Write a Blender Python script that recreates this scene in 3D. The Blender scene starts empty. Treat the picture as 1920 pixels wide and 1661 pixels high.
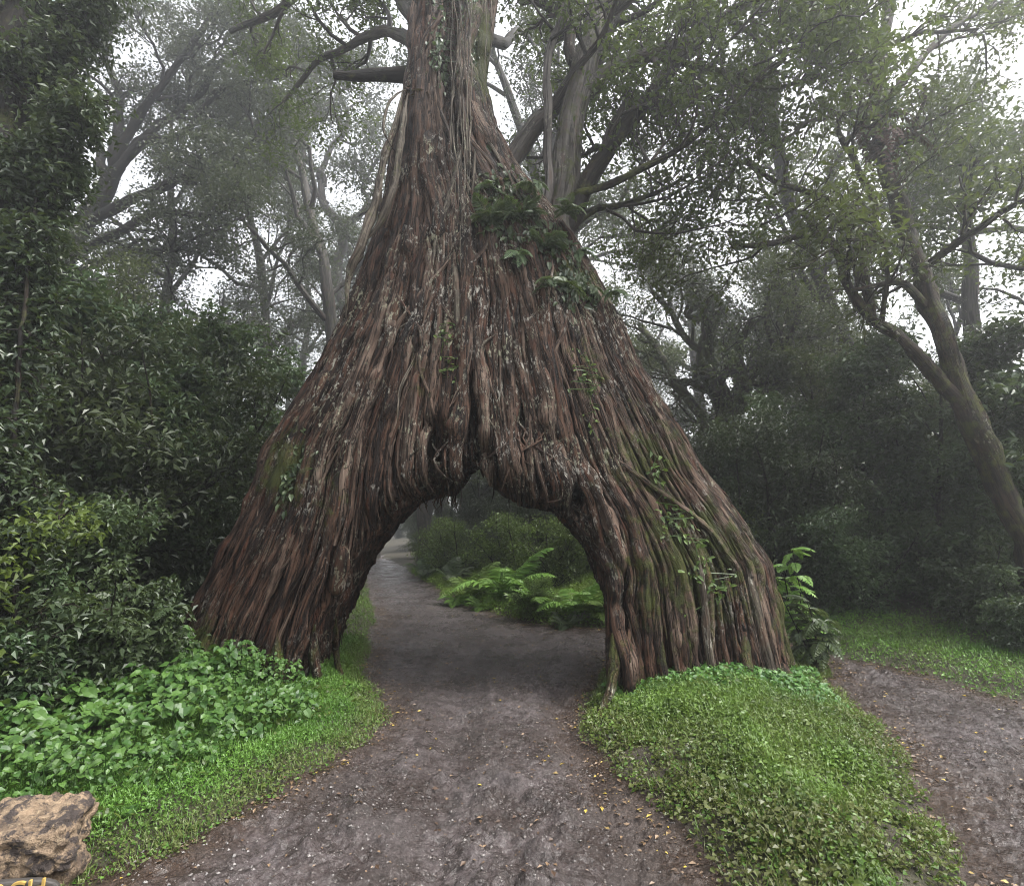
import bpy, math, random
import numpy as np
from mathutils import Vector
from mathutils.bvhtree import BVHTree
R = math.radians
scene = bpy.context.scene
COL = scene.collection

# ------------------------------------------------------------------ camera, sky, sun, exposure
CAMZ = 2.2
F = 1050.0                      # focal length in pixels of the 1920 px wide frame
PITCH = math.atan(155.0 / F)
cam = bpy.data.cameras.new("camera")
cam_o = bpy.data.objects.new("camera", cam)
COL.objects.link(cam_o)
cam_o.location = (0, 0, CAMZ)
cam_o.rotation_euler = (R(90) + PITCH, 0, 0)
cam.sensor_width = 36
cam.lens = 36 * F / 1920
cam.clip_start = 0.05
cam.clip_end = 600
scene.camera = cam_o

SUN_EL, SUN_AZ = 60, 104
w = bpy.data.worlds.new("World")
scene.world = w
w.use_nodes = True
wn, wl = w.node_tree.nodes, w.node_tree.links
sky = wn.new('ShaderNodeTexSky')
sky.sky_type = 'NISHITA'
sky.sun_disc = False
sky.sun_elevation = R(SUN_EL)
sky.sun_rotation = R(SUN_AZ)
sky.air_density = 1.0
sky.dust_density = 4.0
hs = wn.new('ShaderNodeHueSaturation')
hs.inputs['Saturation'].default_value = 0.16      # overcast: almost colourless sky
wl.new(sky.outputs[0], hs.inputs['Color'])
bgn = [n for n in wn if n.type == 'BACKGROUND'][0]
wl.new(hs.outputs[0], bgn.inputs['Color'])
bgn.inputs['Strength'].default_value = 0.15
sl = bpy.data.lights.new("sun", 'SUN')
sl.energy = 1.3
sl.angle = R(25)
sl.color = (1, 0.97, 0.93)
so = bpy.data.objects.new("sun", sl)
COL.objects.link(so)
so.rotation_euler = (R(90 - SUN_EL), 0, R(180 - SUN_AZ))
scene.view_settings.view_transform = 'Standard'
scene.view_settings.look = 'None'
scene.view_settings.exposure = 1.82
scene.view_settings.gamma = 1
scene.cycles.max_bounces = 6
scene.cycles.diffuse_bounces = 3
scene.cycles.glossy_bounces = 2
scene.cycles.transmission_bounces = 3
scene.cycles.volume_bounces = 0
scene.cycles.use_denoising = True
scene.cycles.filter_width = 1.0
scene.cycles.use_adaptive_sampling = False

CP, SP = math.cos(PITCH), math.sin(PITCH)
def P(px, py, Y):
    """point seen at photo pixel (px, py) standing Y metres in front of the camera"""
    u, v = (px - 960) / F, (830.5 - py) / F
    d = (u, CP - v * SP, SP + v * CP)
    t = Y / d[1]
    return np.array((d[0] * t, Y, CAMZ + d[2] * t))
def G(px, py, z=0.0):
    u, v = (px - 960) / F, (830.5 - py) / F
    dz = SP + v * CP
    t = (z - CAMZ) / dz
    return np.array((u * t, (CP - v * SP) * t))

# ------------------------------------------------------------------ noise
def _h(ix, iy, iz, s):
    n = (ix.astype(np.int64) * 374761393 + iy.astype(np.int64) * 668265263 + iz.astype(np.int64) * 2147483647 + s * 1274126177) & 0xFFFFFFFF
    n = ((n ^ (n >> 13)) * 1274126177) & 0xFFFFFFFF
    n = ((n ^ (n >> 15)) * 2246822519) & 0xFFFFFFFF
    return ((n ^ (n >> 16)) & 0xFFFF) / 32767.5 - 1.0
def vn(x, y, z=0.0, s=0):
    x, y, z = np.broadcast_arrays(np.asarray(x, float), np.asarray(y, float), np.asarray(z, float))
    ix, iy, iz = np.floor(x), np.floor(y), np.floor(z)
    fx, fy, fz = x - ix, y - iy, z - iz
    fx, fy, fz = [t * t * t * (t * (t * 6 - 15) + 10) for t in (fx, fy, fz)]
    r = 0
    for a in (0, 1):
        for b in (0, 1):
            for c in (0, 1):
                r = r + (fx if a else 1 - fx) * (fy if b else 1 - fy) * (fz if c else 1 - fz) * _h(ix + a, iy + b, iz + c, s)
    return r
def fbm(x, y, z=0.0, o=4, s=0):
    r, a = 0, 0.5
    for k in range(o):
        r = r + a * vn(np.asarray(x) * 2 ** k, np.asarray(y) * 2 ** k, np.asarray(z) * 2 ** k, s + 17 * k)
        a *= 0.5
    return r
def ss(a, b, x):
    t = np.clip((np.asarray(x, float) - a) / (b - a), 0, 1)
    return t * t * (3 - 2 * t)

# ------------------------------------------------------------------ mesh builder
class MB:
    def __init__(s):
        s.v, s.q, s.t, s.c, s.w, s.n = [], [], [], [], [], 0
    def add(s, v, q=None, t=None, tint=None, flow=None):
        v = np.asarray(v, np.float32).reshape(-1, 3)
        if q is not None and len(q): s.q.append(np.asarray(q, np.int64).reshape(-1, 4) + s.n)
        if t is not None and len(t): s.t.append(np.asarray(t, np.int64).reshape(-1, 3) + s.n)
        s.v.append(v)
        c = np.zeros((len(v), 3), np.float32)
        if tint is not None: c[:] = np.asarray(tint, np.float32)
        s.c.append(c)
        s.w.append(v if flow is None else np.asarray(flow, np.float32))
        s.n += len(v)
    def mesh(s, name, origin=(0, 0, 0), smooth=False):
        me = bpy.data.meshes.new(name)
        v = np.concatenate(s.v) - np.asarray(origin, np.float32)
        nq = sum(len(a) for a in s.q); nt = sum(len(a) for a in s.t)
        idx = np.concatenate([a.ravel() for a in s.q] + [a.ravel() for a in s.t]).astype(np.int32)
        st = np.concatenate([np.arange(nq) * 4, nq * 4 + np.arange(nt) * 3]).astype(np.int32)
        me.vertices.add(len(v)); me.vertices.foreach_set('co', v.astype(np.float32).ravel())
        me.loops.add(len(idx)); me.loops.foreach_set('vertex_index', idx)
        me.polygons.add(nq + nt); me.polygons.foreach_set('loop_start', st)
        me.polygons.foreach_set('use_smooth', np.full(nq + nt, smooth, bool))
        a = me.attributes.new('tint', 'FLOAT_VECTOR', 'POINT'); a.data.foreach_set('vector', np.concatenate(s.c).ravel())
        if smooth:
            a = me.attributes.new('flow', 'FLOAT_VECTOR', 'POINT'); a.data.foreach_set('vector', np.concatenate(s.w).astype(np.float32).ravel())
        me.update(calc_edges=True)
        return me
    def build(s, name, mat, parent=None, origin=(0, 0, 0), smooth=False):
        return link(name, s.mesh(name, origin, smooth), mat, parent)
def link(name, me, mat, parent=None):
    if mat and not me.materials: me.materials.append(mat)
    o = bpy.data.objects.new(name, me); COL.objects.link(o)
    if parent: o.parent = parent
    return o
def tag(o, label, cat, group=None, kind=None):
    o['label'] = label; o['category'] = cat
    if group: o['group'] = group
    if kind: o['kind'] = kind
    return o
def thing(name, label, cat, loc, group=None):
    o = bpy.data.objects.new(name, None); COL.objects.link(o)
    o.location = [float(a) for a in loc]; o.empty_display_size = 0.3
    return tag(o, label, cat, group)
def dup(root, loc, rz, sc, label, group=None):
    r = root.copy(); COL.objects.link(r)
    r.location = [float(a) for a in loc]; r.rotation_euler = (0, 0, rz); r.scale = sc if hasattr(sc, '__len__') else (sc, sc, sc)
    r['label'] = label
    if group: r['group'] = group
    elif 'group' in r: del r['group']
    for ch in root.children:
        c = ch.copy(); COL.objects.link(c); c.parent = r
    return r

def norm(a):
    return a / np.maximum(np.linalg.norm(a, axis=-1, keepdims=True), 1e-9)
def resample(p, step):
    p = np.asarray(p, float)
    if len(p) > 2:                                    # Catmull-Rom
        q = np.vstack([2 * p[0] - p[1], p, 2 * p[-1] - p[-2]])
        out = []
        for i in range(1, len(q) - 2):
            n = max(2, int(np.linalg.norm(q[i + 1] - q[i]) / step))
            t = np.linspace(0, 1, n, endpoint=False)[:, None]
            out.append(0.5 * (2 * q[i] + (q[i + 1] - q[i - 1]) * t + (2 * q[i - 1] - 5 * q[i] + 4 * q[i + 1] - q[i + 2]) * t * t + (3 * q[i] - q[i - 1] - 3 * q[i + 1] + q[i + 2]) * t ** 3))
        return np.vstack(out + [p[-1:]])
    n = max(2, int(np.linalg.norm(p[1] - p[0]) / step) + 1)
    return p[0] + (p[1] - p[0]) * np.linspace(0, 1, n)[:, None]
def tube(mb, pts, rad, sides=7, tint=(0.5, 0, 0), rng=None, rough=0.0):
    pts = np.asarray(pts, float); n = len(pts)
    if n < 2: return
    rad = np.broadcast_to(np.asarray(rad, float), (n,))
    T = norm(np.gradient(pts, axis=0))
    up = np.array((0.31, 0.9, 0.2)) if abs(T[0][2]) > 0.7 else np.array((0.1, 0.2, 1.0))
    A = np.zeros((n, 3)); a = up
    for i in range(n):
        a = a - T[i] * a.dot(T[i]); l = math.sqrt(a.dot(a))
        a = a / l if l > 1e-6 else np.array((1.0, 0, 0)); A[i] = a
    B = np.cross(T, A)
    ang = np.linspace(0, 2 * math.pi, sides, endpoint=False)
    ca, sa = np.cos(ang), np.sin(ang)
    r = rad[:, None] * np.ones(sides)
    off = (rng.random(3) * 50 if rng is not None else np.zeros(3))
    L = np.concatenate([[0], np.cumsum(np.linalg.norm(np.diff(pts, axis=0), axis=1))])
    if rough:
        r = r * (1 + rough * .55 * vn(ca[None, :] * 3.1 + off[1], sa[None, :] * 3.1 + off[2], (L / np.maximum(rad.mean() * 1.6, .03))[:, None] + off[0], 5) + rough * vn(ca[None, :] * 1.3 + off[0], sa[None, :] * 1.3 + off[1], (L / np.maximum(rad.mean() * 4, .05))[:, None] + off[2], 3))
    v = pts[:, None, :] + A[:, None, :] * (r * ca)[..., None] + B[:, None, :] * (r * sa)[..., None]
    fl = np.stack([(r * ca) + off[0], (r * sa) + off[1], np.repeat(L[:, None], sides, 1) + off[2]], -1)
    i = np.arange(n - 1)[:, None] * sides; j = np.arange(sides)[None, :]; k = (j + 1) % sides
    q = np.stack([i + j, i + k, i + sides + k, i + sides + j], -1).reshape(-1, 4)
    tt = np.asarray(tint, float)
    if tt.ndim == 2: tt = np.repeat(tt, sides, 0)
    mb.add(v.reshape(-1, 3), q, None, tt, fl.reshape(-1, 3))

def leaves(mb, c, d, n, L, W, tint, fold=0.25, droop=0.15):
    """diamond leaves folded along the midrib; c base, d direction, n normal (N,3)"""
    c = np.asarray(c, float); N = len(c)
    if not N: return
    d = norm(d); s = norm(np.cross(d, n)); n = np.cross(s, d)
    L = np.broadcast_to(L, (N,))[:, None]; W = np.broadcast_to(W, (N,))[:, None]
    v = np.stack([c, c + d * L * .42 + s * W * .5 + n * W * fold, c + d * L - n * L * droop, c + d * L * .42 - s * W * .5 + n * W * fold], 1)
    q = np.arange(N * 4).reshape(N, 4)
    mb.add(v.reshape(-1, 3), q, None, np.repeat(np.asarray(tint, float), 4, 0))
def heart_leaves(mb, c, d, n, L, W, tint, fold=0.12, droop=0.3):
    c = np.asarray(c, float); N = len(c)
    if not N: return
    d = norm(d); s = norm(np.cross(d, n)); n = np.cross(s, d)
    L = np.broadcast_to(L, (N,))[:, None]; W = np.broadcast_to(W, (N,))[:, None]
    def pt(a, b, h): return c + d * L * a + s * W * b + n * L * h
    v = np.stack([pt(0, 0, 0), pt(.55, 0, -.02 - droop * .3), pt(1, 0, -droop), pt(.02, .34, fold * .7), pt(.5, .42, fold - droop * .35), pt(.02, -.34, fold * .7), pt(.5, -.42, fold - droop * .35), pt(.8, .2, fold * .4 - droop * .75), pt(.8, -.2, fold * .4 - droop * .75)], 1)
    o = (np.arange(N) * 9)[:, None]
    q = np.concatenate([o + np.array([[0, 3, 4, 1]]), o + np.array([[0, 1, 6, 5]]), o + np.array([[1, 4, 7, 2]]), o + np.array([[1, 2, 8, 6]])])
    mb.add(v.reshape(-1, 3), q, None, np.repeat(np.asarray(tint, float), 9, 0))
def rdirs(rng, N, pitch=-0.25, sd=0.35, tilt=0.45):
    az = rng.random(N) * 2 * math.pi; p = pitch + sd * rng.standard_normal(N)
    d = np.stack([np.cos(az) * np.cos(p), np.sin(az) * np.cos(p), np.sin(p)], 1)
    n = norm(np.array((0, 0, 1.0)) + tilt * rng.standard_normal((N, 3)))
    return d, n
def tints(rng, N, g=0.0, b=0.0):
    return np.stack([rng.random(N), np.full(N, g), np.full(N, b)], 1)

# ------------------------------------------------------------------ materials
class NT:
    def __init__(s, name):
        s.m = bpy.data.materials.new(name); s.m.use_nodes = True
        s.n, s.l = s.m.node_tree.nodes, s.m.node_tree.links
        s.p = s.n['Principled BSDF']; s.out = s.n['Material Output']
    def new(s, t, **kw):
        x = s.n.new('ShaderNode' + t)
        for k, v in kw.items():
            if k in x.inputs: s.put(x.inputs[k], v)
            else: setattr(x, k, v)
        return x
    def put(s, i, v):
        if hasattr(v, 'is_linked') or hasattr(v, 'links'): s.l.new(v, i)
        else: i.default_value = v
    def attr(s, name): return s.new('Attribute', attribute_name=name)
    def noise(s, vec, scale, detail=4, rough=.6, dist=0.0):
        x = s.new('TexNoise', Scale=scale, Detail=detail, Roughness=rough, Distortion=dist)
        s.put(x.inputs['Vector'], vec); return x.outputs['Fac']
    def map(s, vec, sc=(1, 1, 1)):
        x = s.new('Mapping'); s.put(x.inputs['Vector'], vec); x.inputs['Scale'].default_value = sc; return x.outputs[0]
    def rng(s, v, a, b, c=0.0, d=1.0):
        x = s.new('MapRange', interpolation_type='SMOOTHSTEP'); s.put(x.inputs[0], v)
        for i, k in enumerate((a, b, c, d)): s.put(x.inputs[1 + i], k)
        return x.outputs[0]
    def math(s, op, a, b=0.0):
        x = s.new('Math', operation=op); s.put(x.inputs[0], a); s.put(x.inputs[1], b); return x.outputs[0]
    def mix(s, f, a, b, mode='MIX'):
        x = s.new('Mix', data_type='RGBA', blend_type=mode)
        s.put(x.inputs[0], f); s.put(x.inputs[6], c4(a)); s.put(x.inputs[7], c4(b)); return x.outputs[2]
    def bump(s, h, dist, st=1.0, nrm=None):
        x = s.new('Bump', Distance=dist, Strength=st); s.put(x.inputs['Height'], h)
        if nrm is not None: s.put(x.inputs['Normal'], nrm)
        return x.outputs[0]
    def sep(s, v):
        x = s.new('SeparateXYZ'); s.put(x.inputs[0], v); return x.outputs
def c4(c): return (*c, 1) if isinstance(c, tuple) and len(c) == 3 else c

def leaf_mat(name, c0, c1, c2=None, rough=.38, transl=.3, vary=.35):
    k = NT(name); t = k.sep(k.attr('tint').outputs['Vector'])
    col = k.mix(k.rng(t[0], 0, 1), c0, c1)
    if c2: col = k.mix(t[1], col, c2)
    oi = k.new('ObjectInfo')
    hv = k.new('HueSaturation', Hue=k.rng(oi.outputs['Random'], 0, 1, .487, .51), Value=k.rng(oi.outputs['Random'], 0, 1, 1 - vary * .5, 1 + vary * .5), Color=col)
    k.put(k.p.inputs['Base Color'], hv.outputs[0]); k.p.inputs['Roughness'].default_value = rough
    k.p.inputs['Specular IOR Level'].default_value = .45
    tr = k.new('BsdfTranslucent', Color=k.mix(.5, hv.outputs[0], (.12, .16, .02), 'MIX'))
    mx = k.new('MixShader'); mx.inputs[0].default_value = transl
    k.l.new(k.p.outputs[0], mx.inputs[1]); k.l.new(tr.outputs[0], mx.inputs[2]); k.l.new(mx.outputs[0], k.out.inputs[0])
    return k.m
def bark_mat(name, dark, mid, pale, lichen=(.42, .4, .34), lich=.5, moss=.4, rough=.6, fine=1.0, bmp=.02):
    k = NT(name); fl = k.attr('flow').outputs['Vector']; t = k.sep(k.attr('tint').outputs['Vector'])
    pos = k.new('NewGeometry').outputs['Position']
    str_ = k.noise(k.map(fl, (14 * fine, 14 * fine, 1.6 * fine)), 1.0, 6, .65, .4)
    blot = k.noise(pos, 2.3, 4)
    col = k.mix(k.rng(str_, .4, .6), dark, mid)
    col = k.mix(k.math('MULTIPLY', k.rng(t[0], .35, 1), k.rng(blot, .3, .7, .35, 1)), col, k.mix(k.rng(str_, .3, .7), mid, pale))
    cr_ = k.noise(k.map(fl, (17 * fine, 17 * fine, .5 * fine)), 1.0, 3, .5, .25)
    crack = k.rng(k.math('ABSOLUTE', k.math('SUBTRACT', cr_, .5)), (.04), (.01))
    col = k.mix(k.math('MULTIPLY', crack, .85), col, (dark[0] * .7, dark[1] * .7, dark[2] * .7))
    stain = k.noise(k.map(fl, (5, 5, .5)), 1.0, 4, .6)
    col = k.mix(k.math('MULTIPLY', k.rng(stain, .5, .66), .75), col, (dark[0] * 1.6, dark[1] * 1.5, dark[2] * 1.4))
    red = k.noise(k.map(fl, (6, 6, 1.1)), 1.3, 3, .6)
    col = k.mix(k.math('MULTIPLY', k.rng(red, .56, .7), .55), col, (mid[0] * 1.25, mid[1] * .85, mid[2] * .75))
    ring = k.noise(k.map(fl, (3, 3, 26)), 1.0, 3)
    col = k.mix(k.math('MULTIPLY', k.rng(ring, .58, .72), .35), col, dark)
    wv = k.new('TexNoise', Scale=9.0, Detail=3.0); k.put(wv.inputs['Vector'], pos)
    va = k.new('VectorMath', operation='MULTIPLY_ADD'); k.put(va.inputs[0], wv.outputs['Color']); va.inputs[1].default_value = (.16, .16, .3); k.put(va.inputs[2], k.map(fl, (1, 1, .7)))
    vo = k.new('TexVoronoi', Scale=15.0); k.put(vo.inputs['Vector'], va.outputs[0])
    vr = k.sep(vo.outputs['Color'])
    lm = k.noise(pos, .8, 6, .72)
    big = k.noise(k.map(fl, (18, 18, 9)), 1.0, 5, .75, .3)
    lmask = k.math('MAXIMUM', k.math('MULTIPLY', k.rng(k.math('DIVIDE', vo.outputs['Distance'], k.math('ADD', vr[0], .25)), .55, .3), k.math('MULTIPLY', k.rng(vr[1], .6, .7), k.rng(lm, .7 - .2 * lich, .8 - .2 * lich))), k.math('MULTIPLY', k.rng(big, .54, .6), k.rng(lm, .64 - .2 * lich, .76 - .2 * lich)))
    lmask = k.math('MULTIPLY', lmask, k.rng(t[2], 0, 1, .85, .2))
    col = k.mix(lmask, col, k.mix(k.rng(blot, .4, .6), lichen, (lichen[0] * .75, lichen[1] * .78, lichen[2] * .62)))
    mn = k.noise(pos, 4.5, 5, .7)
    mm = k.math('MULTIPLY', k.rng(k.math('ADD', mn, k.math('MULTIPLY', t[1], .55)), .74 - .12 * moss, .95 - .12 * moss), .9)
    col = k.mix(mm, col, k.mix(k.rng(str_, .3, .7), (.03, .038, .008), (.075, .085, .02)))
    k.put(k.p.inputs['Base Color'], col)
    k.put(k.p.inputs['Roughness'], k.rng(str_, .3, .7, rough - .02, rough + .25))
    k.p.inputs['Specular IOR Level'].default_value = .18
    fn = k.noise(k.map(fl, (50 * fine, 50 * fine, 6 * fine)), 1.0, 4, .7)
    b1 = k.bump(k.math('SUBTRACT', k.math('ADD', str_, k.math('MULTIPLY', fn, .5)), k.math('MULTIPLY', crack, .6)), bmp, 1.0)
    b2 = k.bump(k.math('ADD', lmask, k.math('MULTIPLY', k.noise(pos, 60, 3), mm)), bmp * .5, .8, b1)
    k.put(k.p.inputs['Normal'], b2)
    return k.m
M = {}
M['fig_bark'] = bark_mat('fig_bark', (.006, .0034, .0024), (.085, .047, .031), (.24, .185, .145), lichen=(.5, .48, .42), lich=.9, moss=.55, bmp=.06)
M['root_bark'] = bark_mat('root_bark', (.02, .015, .011), (.08, .064, .047), (.2, .175, .14), lich=.9, moss=.5)
M['grey_bark'] = bark_mat('grey_bark', (.025, .022, .019), (.085, .077, .068), (.2, .18, .165), lich=.45, moss=.45, fine=.8)
M['mossy_bark'] = bark_mat('mossy_bark', (.01, .007, .005), (.04, .028, .02), (.1, .07, .055), lich=.6, moss=.75)
M['dark_bark'] = bark_mat('dark_bark', (.006, .0045, .0035), (.02, .015, .011), (.045, .035, .028), lich=.1, moss=.5)
M['canopy'] = leaf_mat('canopy_leaf', (.035, .05, .02), (.075, .095, .035), transl=.35)
M['haze_tint_leaf'] = leaf_mat('haze_tint_leaf', (.04, .05, .033), (.07, .082, .05), transl=.25)  # paler grey leaves: fog of the distant trees painted into the colour
M['fig_leaf'] = leaf_mat('fig_leaf', (.035, .055, .014), (.09, .12, .03), transl=.4)
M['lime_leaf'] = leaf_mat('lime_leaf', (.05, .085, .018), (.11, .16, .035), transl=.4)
M['shrub_leaf'] = leaf_mat('shrub_leaf', (.022, .034, .016), (.055, .075, .032), rough=.38, transl=.2)
M['bush_leaf'] = leaf_mat('bush_leaf', (.026, .047, .02), (.068, .105, .042), rough=.4, transl=.25)
M['fern_leaf'] = leaf_mat('fern_leaf', (.04, .07, .03), (.09, .13, .055), transl=.3)
M['lit_fern'] = leaf_mat('lit_fern', (.1, .19, .03), (.2, .32, .07), transl=.35)  # fern green raised so the clearing's light sits in the colour
M['herb_leaf'] = leaf_mat('herb_leaf', (.035, .09, .018), (.085, .17, .036), rough=.42, transl=.3)
M['clover'] = leaf_mat('clover', (.05, .12, .015), (.13, .25, .04), (.12, .105, .045), rough=.45, transl=.3)
M['dead_frond'] = leaf_mat('dead_frond', (.03, .013, .008), (.08, .035, .02), rough=.7, transl=.1)
M['lit_grass'] = leaf_mat('lit_grass', (.09, .17, .02), (.19, .31, .045), (.16, .15, .05), rough=.45, transl=.35)  # lit version of the grass: daylight beyond the arch painted into its colour
M['litter'] = leaf_mat('litter', (.06, .035, .02), (.2, .135, .075), (.55, .42, .06), rough=.5, transl=.05)

def road_mat():
    k = NT('road_mud'); pos = k.new('NewGeometry').outputs['Position']; t = k.sep(k.attr('tint').outputs['Vector'])
    a = k.noise(pos, .9, 5, .6); b = k.noise(pos, 7, 6, .7); c = k.noise(pos, 42, 5, .75)
    col = k.mix(k.rng(a, .35, .65), (.05, .035, .03), (.13, .106, .105))
    col = k.mix(k.math('MULTIPLY', k.rng(b, .45, .62), .8), col, (.035, .026, .022))
    col = k.mix(k.math('MULTIPLY', k.rng(c, .52, .66), .7), col, (.24, .215, .205))
    sp = k.sep(pos); tr = k.noise(k.map(pos, (3.2, .35, 1)), 1.0, 4, .6)
    col = k.mix(k.math('MULTIPLY', k.rng(tr, .5, .62), .6), col, (.045, .032, .028))
    col = k.mix(t[0], col, k.mix(k.rng(c, .35, .65), (.04, .026, .019), (.1, .066, .047)))
    vo = k.new('TexVoronoi', Scale=30.0); k.put(vo.inputs['Vector'], pos)
    col = k.mix(k.math('MULTIPLY', k.rng(vo.outputs['Distance'], .3, .1), k.rng(k.sep(vo.outputs['Color'])[0], .72, .8)), col, k.mix(k.sep(vo.outputs['Color'])[1], (.04, .03, .028), (.33, .29, .26)))
    k.put(k.p.inputs['Base Color'], col)
    wet = k.math('MULTIPLY', k.rng(k.noise(pos, 1.6, 4), .36, .54), k.rng(b, .3, .6, .5, 1))
    k.put(k.p.inputs['Roughness'], k.rng(wet, 0, 1, .68, .2)); k.p.inputs['Specular IOR Level'].default_value = .6
    n1 = k.bump(k.math('ADD', b, k.math('MULTIPLY', c, .6)), .08, 1.0)
    k.put(k.p.inputs['Normal'], k.bump(k.math('SUBTRACT', k.noise(pos, 110, 3, .7), vo.outputs['Distance']), .02, 1.0, n1))
    return k.m
def soil_mat():
    k = NT('forest_soil'); pos = k.new('NewGeometry').outputs['Position']
    b = k.noise(pos, 6, 6, .7); c = k.noise(pos, 38, 5, .7)
    col = k.mix(k.rng(b, .35, .65), (.03, .023, .016), (.06, .05, .03))
    col = k.mix(k.math('MULTIPLY', k.rng(k.noise(pos, 1.3, 4), .45, .6), .3), col, (.035, .045, .015))
    col = k.mix(k.math('MULTIPLY', k.rng(c, .55, .7), .6), col, (.12, .09, .05))
    k.put(k.p.inputs['Base Color'], col); k.p.inputs['Roughness'].default_value = .85
    k.put(k.p.inputs['Normal'], k.bump(k.math('ADD', b, c), .05, .9))
    return k.m
M['road'] = road_mat(); M['soil'] = soil_mat()

# ------------------------------------------------------------------ ground plan
LEFT = np.array([G(60, 1720), G(170, 1640), G(330, 1580), G(480, 1500), G(560, 1450), G(680, 1385), G(702, 1340), G(690, 1300), G(660, 1262), G(692, 1190), G(706, 1160), G(692, 1120), G(684, 1085), (-9.4, 34), (-13, 46), (-24, 75), (-40, 140), (-160, 140), (-160, -30), (-6, -30), (-3.6, 2.0)])
ISLE = np.array([G(1400, 1720), G(1340, 1640), G(1250, 1540), G(1170, 1450), G(1112, 1390), G(1105, 1330), G(1135, 1285), (1.75, 9.8), (2.3, 10.5), (4.0, 10.4), (5.1, 9.6), G(1545, 1285), G(1640, 1370), G(1685, 1450), G(1730, 1540), G(1790, 1640), G(1830, 1720), (2.7, 2.6), (1.9, 2.8)])
BACK = np.array([(-20, 75), (-11.2, 46), (-6.8, 34), G(800, 1088), G(900, 1142), G(1010, 1168), G(1140, 1182), (4.6, 11.6), G(1560, 1225), G(1700, 1255), G(1920, 1315), (12, 6.2), (30, 2), (160, -10), (160, 140), (-38, 140)])
def inside(poly, x, y):
    r = np.zeros(x.shape, bool); n = len(poly)
    for i in range(n):
        (x0, y0), (x1, y1) = poly[i], poly[(i + 1) % n]
        if y0 == y1: continue
        r ^= ((y0 > y) != (y1 > y)) & (x < (x1 - x0) * (y - y0) / (y1 - y0) + x0)
    return r
def sdist(poly, x, y):
    d = np.full(x.shape, 1e9); n = len(poly)
    for i in range(n):
        a, b = poly[i], poly[(i + 1) % n]; e = b - a
        t = np.clip(((x - a[0]) * e[0] + (y - a[1]) * e[1]) / (e @ e), 0, 1)
        d = np.minimum(d, (x - a[0] - t * e[0]) ** 2 + (y - a[1] - t * e[1]) ** 2)
    return np.where(inside(poly, x, y), 1, -1) * np.sqrt(d)
def ground_z(x, y, full=False):
    x = np.asarray(x, float); y = np.asarray(y, float)
    wob = .16 * fbm(x * 2.2, y * 2.2, 0, 4, 9) + .04 * vn(x * 11, y * 11, 0, 4)
    dl, di, db = sdist(LEFT, x, y) + wob, sdist(ISLE, x, y) + wob, sdist(BACK, x, y) + wob
    z = .13 * ss(-.1, .5, dl) + .14 * ss(.3, 3, dl) + .01 * np.clip(dl, 0, 60)
    z = z + .1 * ss(-.12, .35, di) + .2 * ss(.2, 1.4, di)
    z = z + .15 * ss(-.1, .6, db) + .45 * ss(.5, 5, db) + .02 * np.clip(db - 3, 0, 60)
    bank = np.maximum(np.maximum(dl, di), db)
    near = np.exp(-np.maximum(y - 6, 0) / 14)
    z = z + .05 * fbm(x * 1.1, y * 1.1, 0, 4, 5)
    road = ss(.05, -.3, bank)
    clod = np.maximum(fbm(x * 5, y * 5, 0, 4, 77), 0)
    patch = ss(-.05, .3, fbm(x * .8, y * .8, 3, 3, 31))
    rut = -.08 * np.exp(-((x + .55 + .12 * (y - 5) * .3) / .22) ** 2) - .08 * np.exp(-((x - .75 + .05 * (y - 5)) / .25) ** 2)
    z = z + road * near * (.17 * clod * patch + .02 * np.abs(fbm(x * 9, y * 9, 0, 3, 81)) + .016 * vn(x * 19, y * 19, 0, 8) + .01 * vn(x * 37, y * 37, 0, 18) + rut * ss(14, 9, y))
    return (z, dl, di, db) if full else z
def graded(lo, hi, a, b, fine, g):
    c = list(np.arange(a, b, fine)); s = fine; x = c[-1]
    while x < hi: s *= g; x += s; c.append(x)
    s = fine; x = a; pre = []
    while x > lo: s *= g; x -= s; pre.append(x)
    return np.array(pre[::-1] + c)
gx = graded(-120, 120, -4.6, 6.6, .03, 1.06)
gy = graded(-20, 125, 3.0, 12.5, .03, 1.05)
X, Y_ = np.meshgrid(gx, gy)
Z, DL, DI, DB = ground_z(X, Y_, True)
bank = np.maximum(np.maximum(DL, DI), DB)
nx, ny = len(gx), len(gy)
idx = np.arange(nx * ny).reshape(ny, nx)
quads = np.stack([idx[:-1, :-1], idx[:-1, 1:], idx[1:, 1:], idx[1:, :-1]], -1).reshape(-1, 4)
bc = (bank[:-1, :-1] + bank[1:, 1:] + bank[:-1, 1:] + bank[1:, :-1]).ravel() / 4
V = np.stack([X, Y_, Z], -1).reshape(-1, 3)
edge = np.clip(ss(-.75, 0, bank) * .9 + .5 * ss(.0, .4, fbm(X * .7, Y_ * .7, 7, 3, 55)) * ss(9, 3.5, Y_), 0, 1).ravel()
for nm, sel, mat in (('road', bc < 0, M['road']), ('ground', bc >= 0, M['soil'])):
    q = quads[sel]; u, inv = np.unique(q, return_inverse=True)
    mb = MB(); mb.add(V[u], inv.reshape(-1, 4), None, np.stack([edge[u]] * 3, 1))
    o = mb.build(nm, mat, None, (0, 0, 0), True)
    o['kind'] = 'structure'
    o['label'] = 'wet muddy dirt road through the tree arch' if nm == 'road' else 'dark forest soil beside the dirt road'
    o['category'] = nm

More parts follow.
